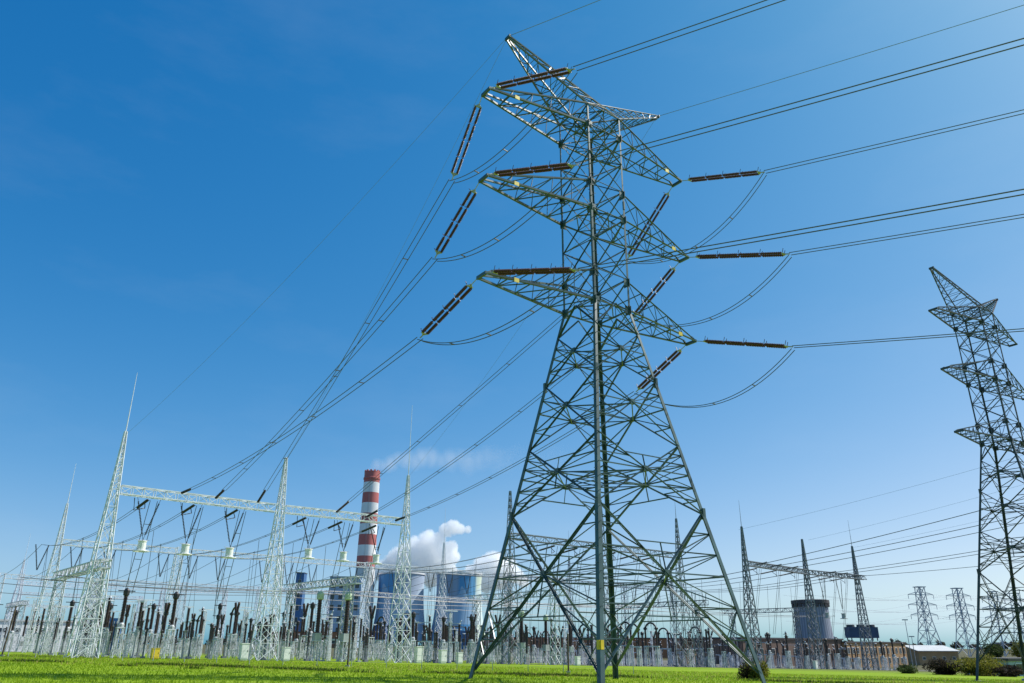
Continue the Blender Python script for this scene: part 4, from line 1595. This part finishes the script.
# lamp posts near the shed
for x, y, h, lb in ((121, 250, 13.5, 'slim lamp post right of the ochre building'), (128, 262, 9, 'slim lamp post left of the white roofed shed')):
    o = empty('lamp_post', (x, y, float(gz(x, y)))); tag(o, lb, 'lamp post', 'lamp posts')
    k = MB(); k.tube([(0, 0, 0), (0, 0, h)], [.13, .08], 8); k.build('pole', M['grey_paint'], o)
    k = MB(); k.box((0, 0, h + .15), (1.6, .5, .3)); k.build('lamp_head', M['grey_paint'], o)


# ------------------------------------------------------------------ bushes and trees
def crown_mesh(seed, rx, ry, rz, n, leaf, blobs, hollow=.35):
    r = np.random.default_rng(seed)
    c = r.normal(0, 1, (blobs, 3)); c /= np.linalg.norm(c, axis=1)[:, None]
    c *= (r.random(blobs) ** .5)[:, None] * .62
    rad = .28 + .25 * r.random(blobs)
    k = r.integers(0, blobs, n)
    d = r.normal(0, 1, (n, 3)); d /= np.linalg.norm(d, axis=1)[:, None]
    rr = rad[k] * (hollow + (1 - hollow) * r.random(n) ** .6)
    p = (c[k] + d * rr[:, None]) * np.array([rx, ry, rz])
    p[:, 2] = np.maximum(p[:, 2], -rz * .98)
    a = r.normal(0, 1, (n, 3)); a /= np.linalg.norm(a, axis=1)[:, None]
    b_ = np.cross(a, r.normal(0, 1, (n, 3))); b_ /= np.linalg.norm(b_, axis=1)[:, None]
    s = leaf * (.6 + .8 * r.random(n))[:, None]
    v = np.stack([p - a * s, p + b_ * s * .6, p + a * s, p - b_ * s * .6], 1)
    return v.reshape(-1, 3)


def leaves(name, v, m, parent):
    n = len(v) // 4
    me = bpy.data.meshes.new(name)
    me.vertices.add(n * 4); me.loops.add(n * 4); me.polygons.add(n)
    me.vertices.foreach_set('co', v.ravel())
    me.loops.foreach_set('vertex_index', np.arange(n * 4, dtype=np.int32))
    me.polygons.foreach_set('loop_start', np.arange(n, dtype=np.int32) * 4)
    me.materials.append(m); me.update(); me.validate()
    o = bpy.data.objects.new(name, me); COL.objects.link(o); o.parent = parent
    return o


def bush(x, y, rx, rz, m, label, seed, n=2600, leaf=.09, group='bushes', cat='bush', name='bush'):
    root = empty(name, (x, y, float(gz(x, y)))); tag(root, label, cat, group)
    v = crown_mesh(seed, rx, rx * .85, rz, n, leaf, 16)
    v[:, 2] += rz * .55
    v[:, 2] = np.where(v[:, 2] < 0, -v[:, 2] * .5, v[:, 2])
    leaves('foliage', v, m, root)
    st = MB(); r_ = random.Random(seed)
    for i in range(12):
        a = r_.random() * 6.28
        e = Vector((math.cos(a) * rx * .7 * r_.random(), math.sin(a) * rx * .7 * r_.random(), rz * (1 + .8 * r_.random())))
        st.tube([(0, 0, -.05), e * .5 + Vector((0, 0, .1)), e], [.05, .035, .012], 5)
    st.build('stems', M['timber'], root)


def tree(x, y, h, rx, m, label, seed, n=3500):
    root = empty('tree', (x, y, float(gz(x, y)))); tag(root, label, 'tree', 'trees on the right horizon')
    t = MB(); r_ = random.Random(seed)
    t.tube([(0, 0, -.1), (.1, 0, h * .4), (0, .1, h * .8)], [h * .035, h * .025, h * .008], 7)
    for i in range(7):
        a = r_.random() * 6.28; z = h * (.3 + .4 * r_.random())
        t.tube([(0.05, 0, z), (math.cos(a) * rx * .7, math.sin(a) * rx * .7, z + h * .2)], [h * .014, h * .004], 5)
    t.build('trunk', M['timber'], root)
    v = crown_mesh(seed, rx, rx, h * .42, n, h * .035, 18, .3)
    v[:, 2] += h * .6
    leaves('crown', v, m, root)


bush(17.9, 60, 1.25, 1.05, M['leaf_olive'], 'olive green bush in the grass by the right leg of the green pylon', 11, 3000, .06)
bush(17.2, 60.6, 1.0, .9, M['leaf_dark'], 'dark purple brown bush behind the olive bush by the right leg of the green pylon', 12, 1800, .06)
bush(63.5, 122, 3.0, 1.6, M['leaf_dark'], 'dark round bush left of the dark pylon, below the shed', 13, 5000, .13)
bush(66.8, 120, 3.6, 1.75, M['leaf_olive'], 'yellow green bush in the middle of the row below the shed', 14, 4600, .12)
bush(70.4, 118, 2.6, 1.2, M['leaf_dark'], 'dark bush just left of the foot of the dark pylon', 15, 3000, .12)
bush(72.2, 126, 3.2, 2.1, M['leaf_olive'], 'yellow green bush just behind the foot of the dark pylon', 16, 4600, .12)
bush(61.0, 128, 2.4, 1.0, M['leaf_green'], 'low green bush at the right end of the dark switchgear', 17, 2600, .10)
i = 0
for x, y, h, rx, mm, lb in ((143, 330, 7.0, 3.2, 'leaf_green', 'round green tree left of the white roofed shed'), (176, 300, 8, 4.5, 'leaf_green', 'green tree right of the white roofed shed'),
                            (131, 195, 9, 4.6, 'leaf_dark', 'dark tree at the right edge of the picture'), (186, 300, 9, 5, 'leaf_olive', 'pale tree seen through the dark pylon')):
    tree(x, y, h, rx, M[mm], lb, 30 + i); i += 1
# far wood on the horizon, reads as one mass
r = np.random.default_rng(77)
vs = []
for j in range(240):
    x = -620 + j * 6.5 + r.normal(0, 2)
    if -170 < x < -20:
        continue
    h = 5 + 4 * r.random()
    c = crown_mesh(100 + j, 6, 5, h * .55, 160, 1.0, 6, .2)
    vs.append(c + np.array([x, 760 + r.normal(0, 15), h * .5]))
wo = leaves('far_wood', np.concatenate(vs), M['leaf_far'], None)
tag(wo, 'far off wood along the horizon behind the yard', 'wood', kind='stuff')


# ------------------------------------------------------------------ steam and smoke (volumes)
def plume(name, label, blobs, dens, noise_scale, soft, cat, thr=.5, aniso=0.0, amp=1.0, col=(1, 1, 1), fade=None):
    """one closed box; density is a union of round puffs broken up by noise"""
    bl = np.array(blobs, float)
    lo = (bl[:, :3] - bl[:, 3:4] * 1.45).min(0); hi = (bl[:, :3] + bl[:, 3:4] * 1.45).max(0)
    c = (lo + hi) / 2
    k = MB(); k.box((0, 0, 0), tuple(hi - lo))
    m = bpy.data.materials.new(name)
    m.use_nodes = True
    nt = m.node_tree
    for n in list(nt.nodes): nt.nodes.remove(n)
    out = nt.nodes.new('ShaderNodeOutputMaterial')
    pv = nt.nodes.new('ShaderNodeVolumePrincipled')
    pv.inputs['Color'].default_value = (*col, 1)
    pv.inputs['Anisotropy'].default_value = aniso
    tc = nt.nodes.new('ShaderNodeTexCoord')
    no = nt.nodes.new('ShaderNodeTexNoise'); no.inputs['Scale'].default_value = noise_scale; no.inputs['Detail'].default_value = 8; no.inputs['Roughness'].default_value = .66
    nt.links.new(tc.outputs['Object'], no.inputs['Vector'])
    acc = None
    for x, y, z, rr in blobs:
        sub = nt.nodes.new('ShaderNodeVectorMath'); sub.operation = 'DISTANCE'
        nt.links.new(tc.outputs['Object'], sub.inputs[0])
        sub.inputs[1].default_value = (x - c[0], y - c[1], z - c[2])
        dv = nt.nodes.new('ShaderNodeMath'); dv.operation = 'DIVIDE'; dv.inputs[1].default_value = rr
        nt.links.new(sub.outputs['Value'], dv.inputs[0])
        if acc is None:
            acc = dv.outputs[0]
        else:
            mn = nt.nodes.new('ShaderNodeMath'); mn.operation = 'SMOOTH_MIN'; mn.inputs[2].default_value = .15
            nt.links.new(acc, mn.inputs[0]); nt.links.new(dv.outputs[0], mn.inputs[1]); acc = mn.outputs[0]
    # edge = 1 - dist + amp*(noise-.5)
    nm = nt.nodes.new('ShaderNodeMath'); nm.operation = 'MULTIPLY_ADD'; nm.inputs[1].default_value = amp; nm.inputs[2].default_value = 1 - amp * .5
    nt.links.new(no.outputs['Fac'], nm.inputs[0])
    sb = nt.nodes.new('ShaderNodeMath'); sb.operation = 'SUBTRACT'
    nt.links.new(nm.outputs[0], sb.inputs[0]); nt.links.new(acc, sb.inputs[1])
    mr_ = nt.nodes.new('ShaderNodeMapRange'); mr_.inputs['From Min'].default_value = 0; mr_.inputs['From Max'].default_value = soft
    mr_.inputs['To Min'].default_value = 0; mr_.inputs['To Max'].default_value = dens
    nt.links.new(sb.outputs[0], mr_.inputs['Value'])
    dn = mr_.outputs[0]
    if fade:    # the smoke thins out down wind
        sx = nt.nodes.new('ShaderNodeSeparateXYZ'); nt.links.new(tc.outputs['Object'], sx.inputs[0])
        fd = nt.nodes.new('ShaderNodeMapRange'); fd.inputs['From Min'].default_value = fade[0] - c[0]; fd.inputs['From Max'].default_value = fade[1] - c[0]
        fd.inputs['To Min'].default_value = 1.0; fd.inputs['To Max'].default_value = 0.05
        nt.links.new(sx.outputs[0], fd.inputs['Value'])
        ml_ = nt.nodes.new('ShaderNodeMath'); ml_.operation = 'MULTIPLY'
        nt.links.new(dn, ml_.inputs[0]); nt.links.new(fd.outputs[0], ml_.inputs[1]); dn = ml_.outputs[0]
    nt.links.new(dn, pv.inputs['Density'])
    nt.links.new(pv.outputs[0], out.inputs['Volume'])
    o = k.build(name, m)
    o.location = tuple(c)
    tag(o, label, cat)
    return o


def puffs(lst, Y, sc, x0, px0, z0, py0):
    return [(x0 + (a - px0) * sc, Y + 2 * math.sin(a), z0 + (py0 - b) * sc, max(r * sc, 2.5)) for a, b, r in lst]


plume('steam_cloud', 'white billowing steam rising behind the left blue cooling tower', puffs([
    (377, 573, 8), (385, 568, 9), (394, 563, 12), (405, 557, 14), (417, 551, 15), (427, 545, 14), (431, 560, 15), (415, 569, 14), (400, 573, 12), (440, 556, 11), (448, 549, 9), (443, 565, 12),
    (438, 540, 8), (444, 532, 8), (451, 528, 8), (458, 530, 6), (466, 530, 4), (452, 558, 8), (430, 576, 12), (449, 575, 10)], 900, 1.128, -146.9, 380, 69.4, 580), .17, .085, .2, 'steam', amp=1.25)
plume('steam_cloud', 'white steam cloud rising behind the right cooling tower, partly behind the green pylon', puffs([
    (464, 579, 7), (473, 574, 10), (483, 568, 12), (494, 564, 13), (505, 568, 12), (498, 577, 13), (484, 580, 12), (514, 575, 9), (522, 580, 7)], 900, 1.128, -146.9, 380, 69.4, 580), .17, .085, .2, 'steam', amp=1.25)
smk = []
for j in range(22):
    t = j / 21
    smk.append((-147 + 200 * t ** 1.2, 802 + 12 * t, 172 + 15 * (1 - math.exp(-t * 7)) + 2.0 * math.sin(j * 1.9), 5.5 + 13 * t ** .6 + 1.2 * math.sin(j * 2.7)))
plume('chimney_smoke', 'thin pale smoke drifting right from the red and white chimney top', smk, .034, .04, .9, 'smoke', amp=1.5, fade=(-147, 5))
